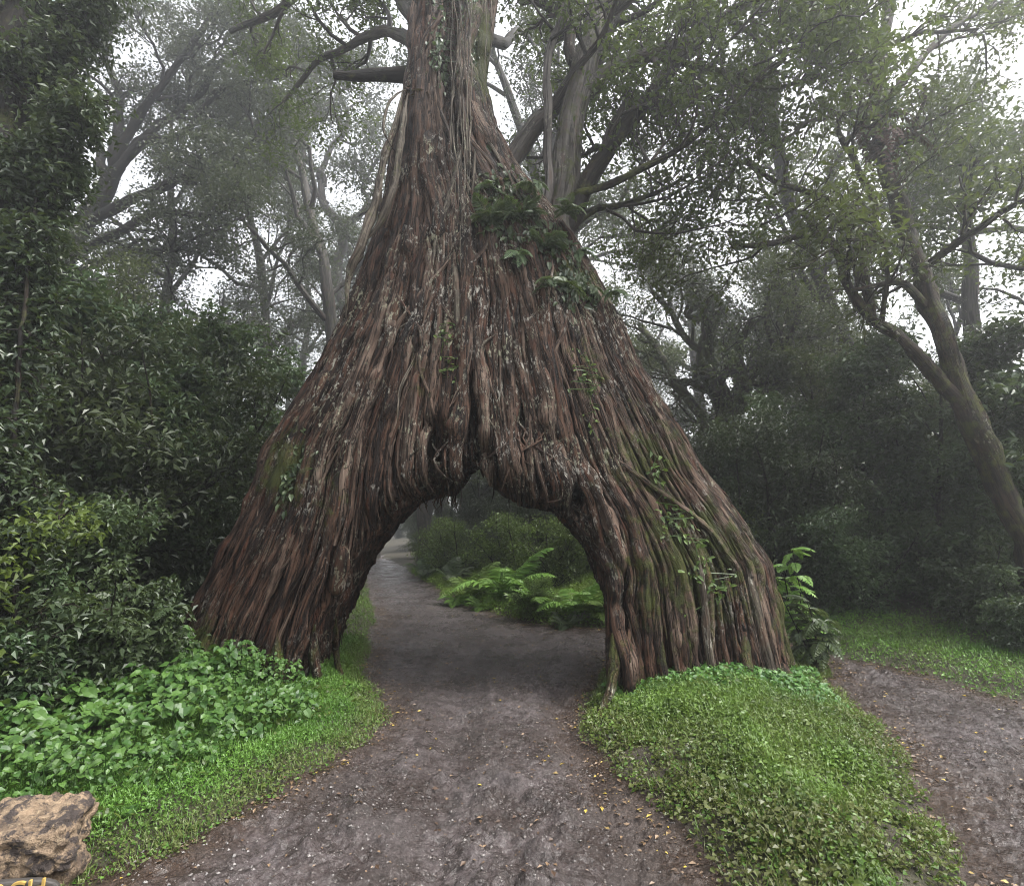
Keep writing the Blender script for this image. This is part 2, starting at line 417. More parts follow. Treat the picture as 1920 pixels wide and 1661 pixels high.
# ------------------------------------------------------------------ the fig tree arch
Y0 = 8.7
def outline(pts, Y): return np.array([P(a, b, Y)[[0, 2]] for a, b in pts])
LO = outline([(775, -60), (770, 60), (765, 150), (738, 300), (715, 430), (672, 560), (632, 650), (578, 750), (548, 800), (518, 850), (482, 950), (457, 1000), (427, 1060), (397, 1120), (370, 1180), (348, 1250), (330, 1330), (322, 1400)], Y0)
RO = outline([(935, -60), (918, 60), (905, 150), (930, 250), (972, 330), (1030, 400), (1085, 470), (1122, 540), (1153, 600), (1195, 700), (1225, 750), (1285, 850), (1312, 900), (1352, 950), (1388, 1000), (1425, 1060), (1441, 1130), (1456, 1200), (1478, 1290), (1495, 1340), (1500, 1400)], Y0)
OPEN = outline([(578, 1420), (578, 1290), (594, 1230), (622, 1160), (656, 1080), (696, 1010), (732, 968), (770, 935), (800, 918), (848, 917), (864, 897), (878, 868), (893, 856), (912, 876), (925, 905), (960, 925), (1000, 941), (1048, 952), (1082, 990), (1114, 1030), (1136, 1080), (1155, 1130), (1168, 1200), (1174, 1260), (1170, 1420)], 8.05)
def xl(z): return np.interp(-z, -LO[:, 1], LO[:, 0])
def xr(z): return np.interp(-z, -RO[:, 1], RO[:, 0])
def dep(z): return np.interp(z, [0, 2, 4, 6, 8, 11, 14], [1.25, 1.15, 1.1, .95, .78, .62, .5])
def yc(z): return Y0 + .03 * (np.asarray(z) - 4)
h = .05
ox, oy, oz = -6.2, 6.9, -.5
ax = np.arange(ox, 5.2, h); ay = np.arange(oy, 10.6, h); az = np.arange(oz, 13.6, h)
zx = az[None, :]; xz = ax[:, None]
cx = (xl(az) + xr(az)) / 2; hw = (xr(az) - xl(az)) / 2; D = dep(az)
sop = sdist(OPEN, *np.meshgrid(ax, az, indexing='ij'))      # > 0 inside the opening
fl_y = np.abs(ay - 8.5)
u = np.abs((ax[:, None] - cx[None, :]) / hw[None, :])
f = np.empty((len(ax), len(ay), len(az)), np.float32)
for j, yy in enumerate(ay):
    vq = np.abs((yy - yc(az)) / D)
    q = (u ** 2.4 + vq[None, :] ** 2.4) ** (1 / 2.4)
    a = (q - 1) * np.minimum(hw, D)[None, :]
    b = sop - .10 + .10 * min(fl_y[j], 1.2) ** 2
    kk = np.where(az < 3.2, .42, .14)[None, :]
    hh = np.clip(.5 + .5 * (b - a) / kk, 0, 1)
    f[:, j, :] = a * (1 - hh) + b * hh + kk * hh * (1 - hh)
f = np.maximum(f, (az - 13.2)[None, None, :].astype(np.float32))
def blob(p, r):
    """burls and root wads that hang in the arch"""
    global f
    X3, Y3, Z3 = np.meshgrid(ax, ay, az, indexing='ij', sparse=True)
    d = np.sqrt(((X3 - p[0]) / r[0]) ** 2 + ((Y3 - p[1]) / r[1]) ** 2 + ((Z3 - p[2]) / r[2]) ** 2)
    b = (d - 1) * min(r); k = .18
    hh = np.clip(.5 + .5 * (b - f) / k, 0, 1)
    f = (b * (1 - hh) + f * hh - k * hh * (1 - hh)).astype(np.float32)
blob(P(835, 872, 7.75), (.24, .3, .27)); blob(P(1030, 895, 7.72), (.3, .3, .36)); blob(P(960, 872, 7.7), (.28, .25, .28))
blob(P(1000, 905, 8.1), (.42, .4, .3)); blob(P(1150, 1180, 7.75), (.16, .3, 1.0)); blob(P(1165, 1270, 7.55), (.2, .3, .45))
cv = P(842, 20, 8.0)
X3, Y3, Z3 = np.meshgrid(ax, ay, az, indexing='ij', sparse=True)
for hp, hr in ((P(884, 795, 7.6), (.09, .45, .8)), (P(822, 815, 7.55), (.17, .4, .3)), (P(905, 850, 7.6), (.14, .4, .16)), (P(1082, 935, 7.6), (.09, .4, .3)), (P(1165, 1130, 7.5), (.07, .3, .5))):
    wob = .5 * vn(X3 * 5, Y3 * 5, Z3 * 5, 12)
    dd = np.sqrt(((X3 - hp[0]) / hr[0]) ** 2 + ((Y3 - hp[1]) / hr[1]) ** 2 + ((Z3 - hp[2]) / hr[2]) ** 2) + wob
    f = np.maximum(f, (1 - dd) * hr[0]).astype(np.float32)
f = np.maximum(f, .12 - .14 * np.sqrt(((X3 - cv[0] - .05 * vn(Z3 * 2, 3)) / .15) ** 2 + ((Y3 - cv[1]) / .6) ** 2 + ((Z3 - cv[2]) / 1.9) ** 2)).astype(np.float32)
def surface_nets(f, o, h):
    s = f < 0
    cs = [s[a:s.shape[0] - 1 + a, b:s.shape[1] - 1 + b, c:s.shape[2] - 1 + c] for a in (0, 1) for b in (0, 1) for c in (0, 1)]
    al = np.logical_and.reduce(cs); an = np.logical_or.reduce(cs)
    act = an & ~al; I = np.argwhere(act)
    vid = np.full(act.shape, -1, np.int64); vid[act] = np.arange(len(I))
    corners = np.array([(a, b, c) for a in (0, 1) for b in (0, 1) for c in (0, 1)])
    val = np.stack([f[I[:, 0] + a, I[:, 1] + b, I[:, 2] + c] for a, b, c in corners], 1)
    acc = np.zeros((len(I), 3)); cnt = np.zeros(len(I))
    for i in range(8):
        for j in range(i + 1, 8):
            if np.abs(corners[i] - corners[j]).sum() != 1: continue
            m = (val[:, i] < 0) != (val[:, j] < 0)
            t = np.where(m, val[:, i] / np.where(m, val[:, i] - val[:, j], 1), 0)
            acc += np.where(m[:, None], corners[i] + t[:, None] * (corners[j] - corners[i]), 0); cnt += m
    v = (I + acc / cnt[:, None]) * h + np.array(o)
    Q = []
    for axn in range(3):
        s0 = [slice(None)] * 3; s1 = [slice(None)] * 3
        s0[axn] = slice(0, -1); s1[axn] = slice(1, None)
        ch = s[tuple(s0)] != s[tuple(s1)]
        E = np.argwhere(ch); fw = s[tuple(s0)][ch]
        b, c = [(1, 2), (2, 0), (0, 1)][axn]
        ok = (E[:, b] > 0) & (E[:, c] > 0) & (E[:, b] < act.shape[b]) & (E[:, c] < act.shape[c])
        E, fw = E[ok], fw[ok]
        def g(db, dc):
            e = E.copy(); e[:, b] -= db; e[:, c] -= dc; return vid[e[:, 0], e[:, 1], e[:, 2]]
        q = np.stack([g(1, 1), g(0, 1), g(0, 0), g(1, 0)], 1)
        q[~fw] = q[~fw][:, ::-1]; Q.append(q)
    return v, np.concatenate(Q)
bv, bq = surface_nets(f, (ox, oy, oz), h)
def vnormals(v, q):
    n = np.cross(v[q[:, 2]] - v[q[:, 0]], v[q[:, 3]] - v[q[:, 1]]); o = np.zeros_like(v)
    for k in range(4): np.add.at(o, q[:, k], n)
    return norm(o)
bn = vnormals(bv, bq)
zc = bv[:, 2]; ccx, chw = (xl(zc) + xr(zc)) / 2, (xr(zc) - xl(zc)) / 2
th = np.arctan2((bv[:, 1] - yc(zc)) / dep(zc), (bv[:, 0] - ccx) / chw)
def ridges(th, z, K, sd):
    p = th * K / (2 * math.pi) + .8 * vn(np.cos(th) * 3, np.sin(th) * 3, z * .7, sd)
    n = vn(p, z * .25, 0, sd + 5)
    return 1 - np.abs(n) * 2
wt = [ss(6, 9, zc), ss(3, 6, zc) * (1 - ss(8, 11, zc)) + .3, 1 - ss(3, 6, zc)]
rd = sum(wv * ridges(th, zc, K, 40 + K) for wv, K in zip(wt, (40, 84, 150))) / sum(wt)
bvh = BVHTree.FromPolygons(bv.tolist(), bq.tolist())
bv = bv + bn * (.12 * rd - .13 + .06 * fbm(bv[:, 0] * 3, bv[:, 1] * 3, bv[:, 2] * 1.2, 4, 3))[:, None]
bn = vnormals(bv, bq)
rg = np.random.default_rng(11)
def moss_at(x, z):
    """mossy areas of the trunk: outer right leg, left shoulder, foot of the left leg, fork"""
    m = 0
    for px, py, rx, rz, k in ((1290, 1050, 1.3, 1.2, .62), (1215, 860, .8, .9, .55), (540, 880, .42, .6, .8), (380, 1260, .5, .8, .85), (1110, 700, .5, .7, .45), (905, 60, .35, 1.1, .9), (640, 930, .3, .6, .4), (800, 730, .3, .5, .35), (1180, 1300, .3, .5, .6), (1480, 1180, .35, .8, .7), (1090, 520, .5, .4, .6)):
        q = P(px, py, 8)
        m = np.maximum(m, k * np.exp(-((x - q[0]) / rx) ** 2 - ((z - q[2]) / rz) ** 2))
    return m
trunk = MB()
low = ss(3.6, 1.2, zc)
trunk.add(bv, bq, None, np.stack([.25 + .3 * ss(2, 6, zc), moss_at(bv[:, 0], zc) * (bv[:, 1] < 9.2), .3 + .3 * low], 1), bv)
def hit(s_th, z, out=1.5):
    c = (xl(z) + xr(z)) / 2; hwz = (xr(z) - xl(z)) / 2; d = dep(z)
    o = Vector((c + hwz * math.cos(s_th) * out, yc(z) + d * math.sin(s_th) * out - (.8 if math.sin(s_th) < 0 else -.8), z))
    tgt = Vector((c + hwz * math.cos(s_th) * .93, yc(z) - d * .0, z))
    dr = (tgt - o).normalized()
    p, n, i, dist = bvh.ray_cast(o, dr, 5)
    if p is None or dist > (o - tgt).length + .3: return None, None
    return np.array(p), np.array(n)
def strand(mb, th0, z0, z1, r0, wander, sides, seed, tint, lift=.3, step=.09, rough=.3, slope=0.0):
    zs = np.arange(z0, z1, -step * .8)
    if len(zs) < 4: return
    L = z0 - zs
    wd = wander * (fbm(L * .55 + seed * 7.3, seed * .37, 0, 3, 6)) + slope * L
    pts, ms = [], []
    miss = 0
    for z, dth in zip(zs, wd):
        hwz = max((xr(z) - xl(z)) / 2, .5)
        p, n = hit(th0 + dth / hwz, z)
        if p is None or (z > 9 and abs(p[0] - cv[0]) < .13 and p[1] < 8.6): break
        if pts and np.linalg.norm(p - pts[-1]) > .34: break
        pts.append(p - n * r0 * lift)
    if len(pts) < 9: return
    p = np.array(pts)
    for _ in range(2): p[1:-1] = .25 * p[:-2] + .5 * p[1:-1] + .25 * p[2:]
    t = np.linspace(0, 1, len(p))
    rr = r0 * (ss(0, .1, t) * .8 + .2) * (1 - .75 * ss(.88, 1, t)) * (1 + .22 * vn(t * len(p) * .12 + seed, seed * 1.7, 0, 2))
    tn = np.stack([np.full(len(p), tint), moss_at(p[:, 0], p[:, 2]), .25 + .45 * ss(3.6, 1.0, p[:, 2])], 1)
    tube(mb, p, rr, sides, tn, rg, rough)
n_s = 0
def rand_th(front=.85):
    if rg.random() < front: return -math.acos(np.clip(rg.uniform(-1.04, 1.04), -1, 1))
    return rg.uniform(0, math.pi)
for i in range(270):                                   # thick fused roots
    z0 = rg.uniform(1.2, 13) if rg.random() < .75 else rg.uniform(4, 8)
    ln = rg.uniform(2.5, 8.5)
    strand(trunk, rand_th(), z0, max(z0 - ln, -.35), (.026 + .085 * rg.random() ** 2.2) * (1.15 if z0 > 7 else 1), .15, 9, i, rg.random() * (.6 + .4 * (z0 > 4)), -.15 + .5 * rg.random(), .065, .42)
for i in range(520):                                   # thin roots and wrinkles
    z0 = rg.uniform(2, 12.5); ln = rg.uniform(2., 6.5)
    strand(trunk, rand_th(.92), z0, max(z0 - ln, -.3), rg.uniform(.013, .034), .15, 6, 600 + i, rg.random(), rg.uniform(-1.0, 1.2), .08, .35, rg.normal() * .05)
for i in range(70):                                   # roots that cross the others
    z0 = rg.uniform(2.5, 11); ln = rg.uniform(.8, 2.6)
    strand(trunk, rand_th(.95), z0, max(z0 - ln, .2), rg.uniform(.015, .045), .6, 6, 1200 + i, .6 + .4 * rg.random(), -1.2, .07, .25, rg.choice([-1, 1]) * rg.uniform(.2, .6))
def on_trunk(px, py, lift=.04, Y=7.6):
    o = Vector((0, 0, CAMZ)); d = Vector(P(px, py, 5)) - o; d.normalize()
    p, n, i, t = bvh.ray_cast(o, d, 14)
    if p is None: return P(px, py, Y) if Y else np.full(3, np.nan)
    return np.array(p - d * lift)
BASE = np.array((-.5, Y0, 0))
fig = thing('fig_tree', 'giant fig tree of fused roots with a road tunnel through its base', 'tree', BASE)
trunk.build('trunk', M['fig_bark'], fig, BASE, True)

def px_path(l): return np.array([P(*a) for a in l])
def limb(name, pts, r0, r1, mat, parent, base, sides=10, rough=.2, moss=.3, wob=.05, tint=.6, fq=None):
    p = resample(px_path(pts) if max(abs(pts[0][0]), abs(pts[0][1]), abs(pts[-1][0])) > 40 else pts, .12)
    L = np.arange(len(p)) * .12; sd = rg.random() * 90
    fq = fq or (1.5 if wob < .1 else .45)
    p = p + wob * np.stack([vn(L * fq, sd), vn(L * fq, sd + 7), vn(L * fq, sd + 13)], 1) * ss(0, .5, L)[:, None]
    mb = MB(); r = np.linspace(r0, r1, len(p)); e_ = np.linspace(0, 1, len(p))
    if name == 'surface_root': r = r * (.2 + .8 * ss(0, .3, e_))
    if name == 'aerial_root': r = r * (.15 + .85 * ss(0, .2, e_) * ss(1, .75, e_))
    tube(mb, p, r, sides, np.stack([np.full(len(p), tint), np.full(len(p), moss), np.full(len(p), .4)], 1), rg, rough)
    if name: mb.build(name, mat, parent, base, True)
    return p, r, mb

LIMBS = [
    ([(1035, 560, 8.9), (1048, 440, 8.9), (1060, 330, 8.95), (1080, 190, 9.1), (1115, 60, 9.3), (1150, -120, 9.6), (1190, -400, 10)], .29, .16, 'grey_bark', .4, .75),
    ([(1020, 420, 8.8), (1026, 330, 8.75), (1024, 220, 8.75), (1028, 110, 8.8), (1040, 60, 8.9), (1062, -20, 9)], .09, .06, 'grey_bark', .15, .9),
    ([(1040, 470, 8.85), (1090, 365, 8.8), (1140, 280, 8.8), (1200, 205, 8.8), (1255, 140, 8.9), (1320, 40, 9)], .16, .1, 'dark_bark', .3, .2),
    ([(1095, 175, 9.1), (1160, 128, 9.1), (1240, 98, 9.1), (1320, 60, 9.2), (1400, 8, 9.3), (1520, -90, 9.5)], .15, .08, 'grey_bark', .5, .6),
    ([(1215, 108, 9.1), (1290, 122, 9), (1370, 138, 8.8), (1440, 165, 8.6), (1520, 150, 8.4)], .07, .03, 'mossy_bark', .6, .4),
    ([(1050, 375, 8.8), (1120, 350, 8.6), (1200, 320, 8.5), (1290, 265, 8.4), (1370, 200, 8.3), (1470, 110, 8.2)], .07, .025, 'dark_bark', .5, .4),
    ([(945, 330, 9.1), (985, 262, 9.3), (1040, 200, 9.5), (1100, 120, 9.8), (1180, -20, 10.2)], .19, .12, 'grey_bark', .25, .5),
    ([(800, 150, 8.7), (740, 138, 8.6), (690, 138, 8.5), (655, 143, 8.5), (628, 142, 8.5)], .15, .07, 'dark_bark', .25, .3),
    ([(1040, 60, 8.9), (1012, 25, 8.8), (985, -20, 8.7)], .03, .015, 'dark_bark', .2, .5),
    ([(1032, 75, 8.8), (1085, 40, 8.7), (1140, 0, 8.6), (1190, -60, 8.5)], .035, .02, 'dark_bark', .2, .5),
    ([(850, 20, 8.9), (820, -120, 9), (740, -300, 9.4), (640, -420, 10)], .4, .15, 'grey_bark', .4, .5),
    ([(860, 40, 8.9), (900, -150, 9.1), (960, -380, 9.6), (1000, -600, 10)], .42, .15, 'grey_bark', .4, .5),
    ([(800, 60, 9), (720, -40, 10), (620, -60, 11), (520, 20, 12), (430, 60, 13)], .2, .06, 'grey_bark', .3, .5),
    ([(800, 100, 9.2), (740, 60, 10), (670, 80, 10.8), (590, 120, 11.5), (530, 190, 12)], .14, .04, 'grey_bark', .3, .5),
    ([(880, 60, 9.3), (940, 80, 10.5), (980, 60, 12), (1010, 100, 14)], .14, .04, 'grey_bark', .3, .5),
    ([(1120, 40, 9.4), (1250, -60, 9), (1400, -120, 8.4), (1550, -60, 7.8)], .12, .04, 'grey_bark', .3, .5),
    ([(1060, 440, 9.2), (1110, 395, 9.5), (1180, 380, 9.9), (1300, 330, 10.4)], .08, .03, 'dark_bark', .5, .4),
]
fig_paths = []
for pts, r0, r1, mt, ms, tn in LIMBS:
    p, r, _ = limb('branch', pts, r0, r1, M[mt], fig, BASE, moss=ms, tint=tn)
    fig_paths.append((p, r))

# aerial roots hanging clear of the trunk
AR = [([(758, 160, 8.1), (745, 220, 8.0), (722, 300, 7.95), (700, 380, 7.9), (680, 460, 7.85), (660, 500, 7.85), (652, 560, 7.9), (648, 600, 8.0)], .045, .085, .8),
      ([(765, 175, 8.0), (750, 250, 7.95), (740, 330, 7.9), (715, 410, 7.9), (690, 450, 7.9), (668, 480, 7.9)], .05, .06, .8),
      ([(745, 290, 8.0), (722, 250, 7.9), (735, 190, 8.0), (760, 165, 8.05)], .02, .03, .7),
      ([(872, 180, 7.75), (885, 230, 7.7), (920, 280, 7.6), (950, 330, 7.5), (985, 390, 7.4), (1000, 420, 7.5)], .028, .04, .9),
      ([(905, 300, 7.7), (940, 340, 7.6), (975, 390, 7.4), (1010, 430, 7.3), (1050, 480, 7.4)], .012, .016, .9),
      ([(868, 270, 7.6), (858, 320, 7.55), (838, 390, 7.5), (822, 430, 7.5), (815, 500, 7.5)], .04, .05, .8),
      ([(895, 250, 7.65), (888, 330, 7.55), (880, 430, 7.5), (872, 560, 7.45), (868, 640, 7.5)], .025, .035, .8),
      ([(800, 210, 7.8), (812, 280, 7.65), (815, 360, 7.6), (822, 440, 7.55), (826, 520, 7.55)], .03, .035, .8),
      ([(840, 400, 7.5), (852, 470, 7.45), (862, 560, 7.4), (858, 640, 7.42), (850, 700, 7.5)], .05, .045, .8),
      ([(940, 620, 7.4), (905, 650, 7.35), (900, 700, 7.35), (905, 760, 7.4), (940, 810, 7.5)], .022, .022, .9),
      ([(770, 600, 7.5), (730, 630, 7.4), (700, 650, 7.45), (690, 720, 7.5), (705, 760, 7.55)], .022, .02, .9),
      ([(800, 560, 7.5), (790, 620, 7.4), (770, 680, 7.4), (748, 740, 7.45), (752, 820, 7.55)], .025, .025, .9),
      ([(895, 845, 7.6), (885, 800, 7.5), (888, 760, 7.5), (892, 700, 7.5)], .02, .03, .6),
      ([(862, 880, 7.6), (864, 915, 7.6), (863, 955, 7.6)], .018, .006, .1),
      ([(840, 905, 7.6), (843, 935, 7.6)], .014, .005, .1),
      ([(1310, 1040, 7.3), (1322, 1120, 7.3), (1328, 1190, 7.3), (1332, 1240, 7.2), (1338, 1290, 7.1), (1350, 1345, 7.0)], .05, .05, .9),
      ([(1400, 1060, 7.5), (1425, 1180, 7.5), (1440, 1240, 7.4), (1455, 1290, 7.3), (1470, 1310, 7.2)], .07, .07, .6)]
for k in range(9):
    x = 846 + k * 4.2 + rg.normal() * 2; y1 = rg.uniform(330, 520)
    AR.append(([(x + rg.normal() * 5, -60, 7.9), (x + rg.normal() * 3, 80, 7.85), (x + rg.normal() * 4, 200, 7.75), (x + rg.normal() * 4, (200 + y1) / 2, 7.6), (x + rg.normal() * 5, y1, 7.5)], .009, .011, .8))
for x, y1 in ((910, 190), (918, 130), (880, 260)):
    AR.append(([(x, -40, 7.9), (x + 3, y1 / 2, 7.9), (x - 2, y1, 7.9)], .006, .005, .9))
for ai, (pts, r0, r1, tn) in enumerate(AR):
    if 3 <= ai <= 17: pts = [tuple(on_trunk(a, b, .02 + r0 * .5)) for a, b, c in pts]
    limb('aerial_root', pts, r0, r1, M['root_bark'], fig, BASE, 7, .4, .25, .045 if ai < 17 else .03, tn, 1.5 if ai < 17 else 3.2)
for k in range(20):                                    # frayed roots round the two root wads
    cxp, cyp = ((830, 850), (960, 850), (1030, 880))[k % 3]
    a, b = rg.uniform(-45, 45), rg.uniform(-50, 30)
    pts = [(cxp + a, cyp + b - 40), (cxp + a + rg.normal() * 18, cyp + b), (cxp + a + rg.normal() * 22, cyp + b + 30), (cxp + a * .8 + rg.normal() * 20, cyp + b * .6 + 45)]
    pts = [tuple(on_trunk(q[0], q[1], .04 * (j % 3 > 0))) for j, q in enumerate(pts)]
    if max(np.linalg.norm(np.diff(np.array(pts), axis=0), axis=1)) > .6: continue
    limb('aerial_root', pts, .022, .012, M['fig_bark'], fig, BASE, 6, .4, .1, .03, rg.random() * .7, 4)

for k in range(18):                                    # roots hanging ragged from the lip of the arch
    px = rg.choice([rg.uniform(785, 862), rg.uniform(925, 1060)]); q = None
    for py in range(980, 830, -4):
        q = on_trunk(px, py, .0, None)
        if np.isfinite(q).all() and q[1] < 8.4: break
    if q is None or not np.isfinite(q).all(): continue
    a = on_trunk(px + rg.normal() * 12, py - 50, .02); L = rg.uniform(.08, .3)
    pts = [tuple(a), tuple(q + np.array((0, -.03, .02))), tuple(q + np.array((rg.normal() * .03, 0, -L * .5))), tuple(q + np.array((rg.normal() * .05, .03, -L)))]
    limb('aerial_root', pts, .02, .005, M['fig_bark'], fig, BASE, 5, .4, .1, .02, .1, 4)
for px, py, gx_, gy_, r in ((1150, 1230, 1128, 1350, .09), (1180, 1240, 1190, 1310, .07), (1240, 1240, 1250, 1320, .07), (1395, 1230, 1410, 1325, .08), (1290, 1230, 1300, 1310, .06), (1465, 1250, 1510, 1320, .1), (520, 1240, 525, 1315, .08), (455, 1240, 430, 1310, .1), (590, 1230, 600, 1300, .08), (390, 1240, 350, 1330, .1), (630, 1220, 640, 1285, .06)):
    a = on_trunk(px, py - 60, -.02); b = on_trunk(px, py, .03); g = G(gx_, gy_); gzz = float(ground_z(g[:1], g[1:])[0])
    limb('surface_root', [tuple(a), tuple(b), ((b[0] * .4 + g[0] * .6), (b[1] * .4 + g[1] * .6), (b[2] * .3 + gzz * .7)), (g[0], g[1], gzz + .01), (g[0] * 1.02, g[1] - .25, gzz - .12)], r, r * .55, M['fig_bark'], fig, BASE, 8, .4, .45, .03, .4)

# ------------------------------------------------------------------ branching and foliage
def walk(rng, p0, d, L, n, wig, grav):
    p = [p0]; d = d.copy()
    for _ in range(n):
        d = d + wig * rng.standard_normal(3) + np.array((0, 0, grav)); d /= np.linalg.norm(d)
        p.append(p[-1] + d * L / n)
    return np.array(p)
def ramify(rng, wood, paths, levels, tips, sides=5, wig=.25, tintv=.5, moss=.2):
    """levels: (children, length ratio or metres, t0, angle, gravity)"""
    for li, (nc, ln, t0, ang, grav) in enumerate(levels):
        new = []
        for p, r in paths:
            Lp = np.linalg.norm(np.diff(p, axis=0), axis=1).sum()
            for k in range(nc):
                t = t0 + (1 - t0) * (k + rng.random()) / nc; i = min(int(t * (len(p) - 1)), len(p) - 2)
                tg = norm(p[i + 1] - p[i]); rv = rng.standard_normal(3); rv = norm(rv - tg * rv.dot(tg))
                a = R(ang) * rng.uniform(.6, 1.3)
                d = tg * math.cos(a) + rv * math.sin(a); d[2] += .12
                L = (ln if ln > 0 else -ln * Lp) * rng.uniform(.65, 1.25) * (1 - .35 * (t - t0))
                cp = walk(rng, p[i] + rv * r[i] * .8, norm(d), L, 7 if li == 0 else 5, wig, grav)
                cr = np.linspace(max(r[i] * .55, .008), max(r[i] * .2, .004), len(cp))
                tube(wood, cp, cr, sides if li == 0 else 4, (tintv, moss, .4), rng)
                new.append((cp, cr))
        paths = new
    for p, r in paths: tips.append(p)
    return paths
def leafify(rng, mb, tips, per, spread, L, W, g=0.0, pitch=-.3, tilt=.5):
    if not tips: return
    T = np.concatenate([p[len(p) // 4:] for p in tips])
    N = len(tips) * per
    c = T[rng.integers(0, len(T), N)] + rng.standard_normal((N, 3)) * spread * np.array((1, 1, .6))
    d, n = rdirs(rng, N, pitch, .4, tilt)
    s = rng.uniform(.6, 1.25, N)
    t = tints(rng, N, g); clump = fbm(c[:, 0] * .9, c[:, 1] * .9, c[:, 2] * .9, 2, 61)
    t[:, 0] = np.clip(t[:, 0] * .6 + .2 + clump * .6, 0, 1)
    leaves(mb, c, d, n, L * s, W * s, t)

rt = np.random.default_rng(5)
# crown of the fig tree
wood = MB(); crown = MB(); tips = []
ramify(rt, wood, [fig_paths[i] for i in (0, 3, 4, 5, 6, 10, 11, 12, 13, 15, 16, 2)], [(7, 2.4, .3, 50, .02), (5, 1.3, .25, 45, 0), (4, .7, .2, 40, -.02)], tips)
leafify(rt, crown, tips, 22, .13, .125, .06)
wood.build('branch', M['grey_bark'], fig, BASE, True)
crown.build('crown', M['fig_leaf'], fig, BASE)

def custom_tree(name, label, base, limbs, levels, seed, bark, leaf, per, spread, L, W, moss=.3, tint=.5, wig=.25, sel=None, wob=.06):
    rng = np.random.default_rng(seed)
    root = thing(name, label, 'tree', base)
    wood, cr, tips, paths = MB(), MB(), [], []
    for pts, r0, r1 in limbs:
        p, r, mb = limb(None, pts, r0, r1, None, None, None, 10, .34, moss, wob, tint)
        for a, b in zip(mb.v, mb.q): pass
        off = wood.n
        wood.v += mb.v; wood.c += mb.c; wood.w += mb.w; wood.q += [q + off for q in mb.q]; wood.n += mb.n
        paths.append((p, r))
    ramify(rng, wood, paths if sel is None else [paths[i] for i in sel], levels, tips, 5, wig, tint, moss)
    leafify(rng, cr, tips, per, spread, L, W)
    wood.build('trunk', M[bark], root, base, True)
    cr.build('crown', M[leaf], root, base)
    return root

# the mossy leaning tree on the right
custom_tree('leaning_tree', 'mossy leaning tree on the right with crooked branches and a dark fern nest', (*G(1985, 1260), 0), [
    ([(1985, 1240, 9.6), (1940, 1060, 9.6), (1885, 925, 9.6), (1822, 785, 9.7), (1765, 620, 9.8), (1705, 450, 10), (1668, 340, 10.1), (1645, 230, 10.2), (1652, 120, 10.2), (1675, -20, 10.3), (1690, -200, 10.5)], .215, .075),
    ([(1815, 770, 9.7), (1745, 690, 9.8), (1690, 630, 9.8), (1640, 600, 9.8), (1600, 545, 9.8), (1575, 490, 9.7), (1545, 447, 9.6), (1490, 443, 9.4), (1440, 452, 9.3), (1375, 460, 9.2)], .125, .04),
    ([(1635, 600, 9.8), (1622, 540, 9.9), (1625, 480, 9.9), (1642, 410, 10), (1638, 370, 10), (1600, 300, 9.9), (1572, 250, 9.8), (1585, 195, 9.7), (1625, 130, 9.6), (1660, 60, 9.5)], .085, .03),
    ([(1640, 418, 10), (1590, 393, 9.9), (1530, 365, 9.8), (1470, 345, 9.7), (1420, 318, 9.6), (1388, 306, 9.5), (1365, 335, 9.5), (1330, 372, 9.4)], .075, .025),
    ([(1720, 460, 10), (1665, 455, 9.9), (1620, 458, 9.9), (1580, 480, 9.8)], .07, .05),
    ([(1648, 150, 10.2), (1600, 90, 10), (1540, 30, 9.8), (1480, -40, 9.6)], .07, .03),
    ([(1650, 200, 10.2), (1720, 120, 10.4), (1790, 50, 10.6), (1860, 10, 10.8), (1960, -60, 11)], .09, .03),
    ([(1648, 190, 10.2), (1580, 210, 9.6), (1500, 240, 9.0), (1420, 290, 8.5)], .05, .02),
], [(7, 2.0, .3, 50, .01), (5, 1.1, .2, 45, 0), (4, .6, .2, 40, -.02)], 21, 'mossy_bark', 'fig_leaf', 14, .2, .14, .065, moss=.36, tint=.3, sel=[1, 3, 5, 6, 2, 0])

# misty tree with a fan of bare boughs, upper left
fan = [([(20, 760, 21), (70, 600, 21), (130, 470, 21), (190, 380, 21), (215, 310, 21)], .55, .3)]
for e in ([(210, 320, 21), (260, 230, 21), (310, 150, 20.5), (370, 70, 20), (420, 0, 20)], [(215, 310, 21), (290, 250, 21.5), (350, 190, 22), (430, 120, 22), (500, 60, 22)],
          [(190, 370, 21), (260, 290, 21), (340, 245, 20.5), (420, 180, 20.5), (520, 140, 20)], [(150, 430, 21), (230, 390, 20.5), (320, 340, 20), (420, 310, 20), (510, 240, 20)],
          [(215, 315, 21), (220, 220, 21.5), (205, 130, 22), (220, 40, 22.5)], [(205, 330, 21), (165, 250, 21), (130, 160, 20.5), (90, 80, 20)],
          [(120, 480, 21), (220, 440, 20), (310, 400, 19.5), (400, 395, 19), (480, 370, 19)], [(90, 560, 21), (170, 500, 20), (260, 470, 19), (350, 450, 19)]):
    fan.append((e, .2, .08))
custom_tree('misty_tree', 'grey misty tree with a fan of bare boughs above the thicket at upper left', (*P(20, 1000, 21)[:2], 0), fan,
            [(7, 3.0, .35, 35, .03), (5, 1.8, .45, 40, .02), (4, 1.0, .3, 40, 0)], 31, 'dark_bark', 'haze_tint_leaf', 34, .28, .17, .08, moss=.15, tint=.3, wig=.3, sel=range(1, 9), wob=.25)
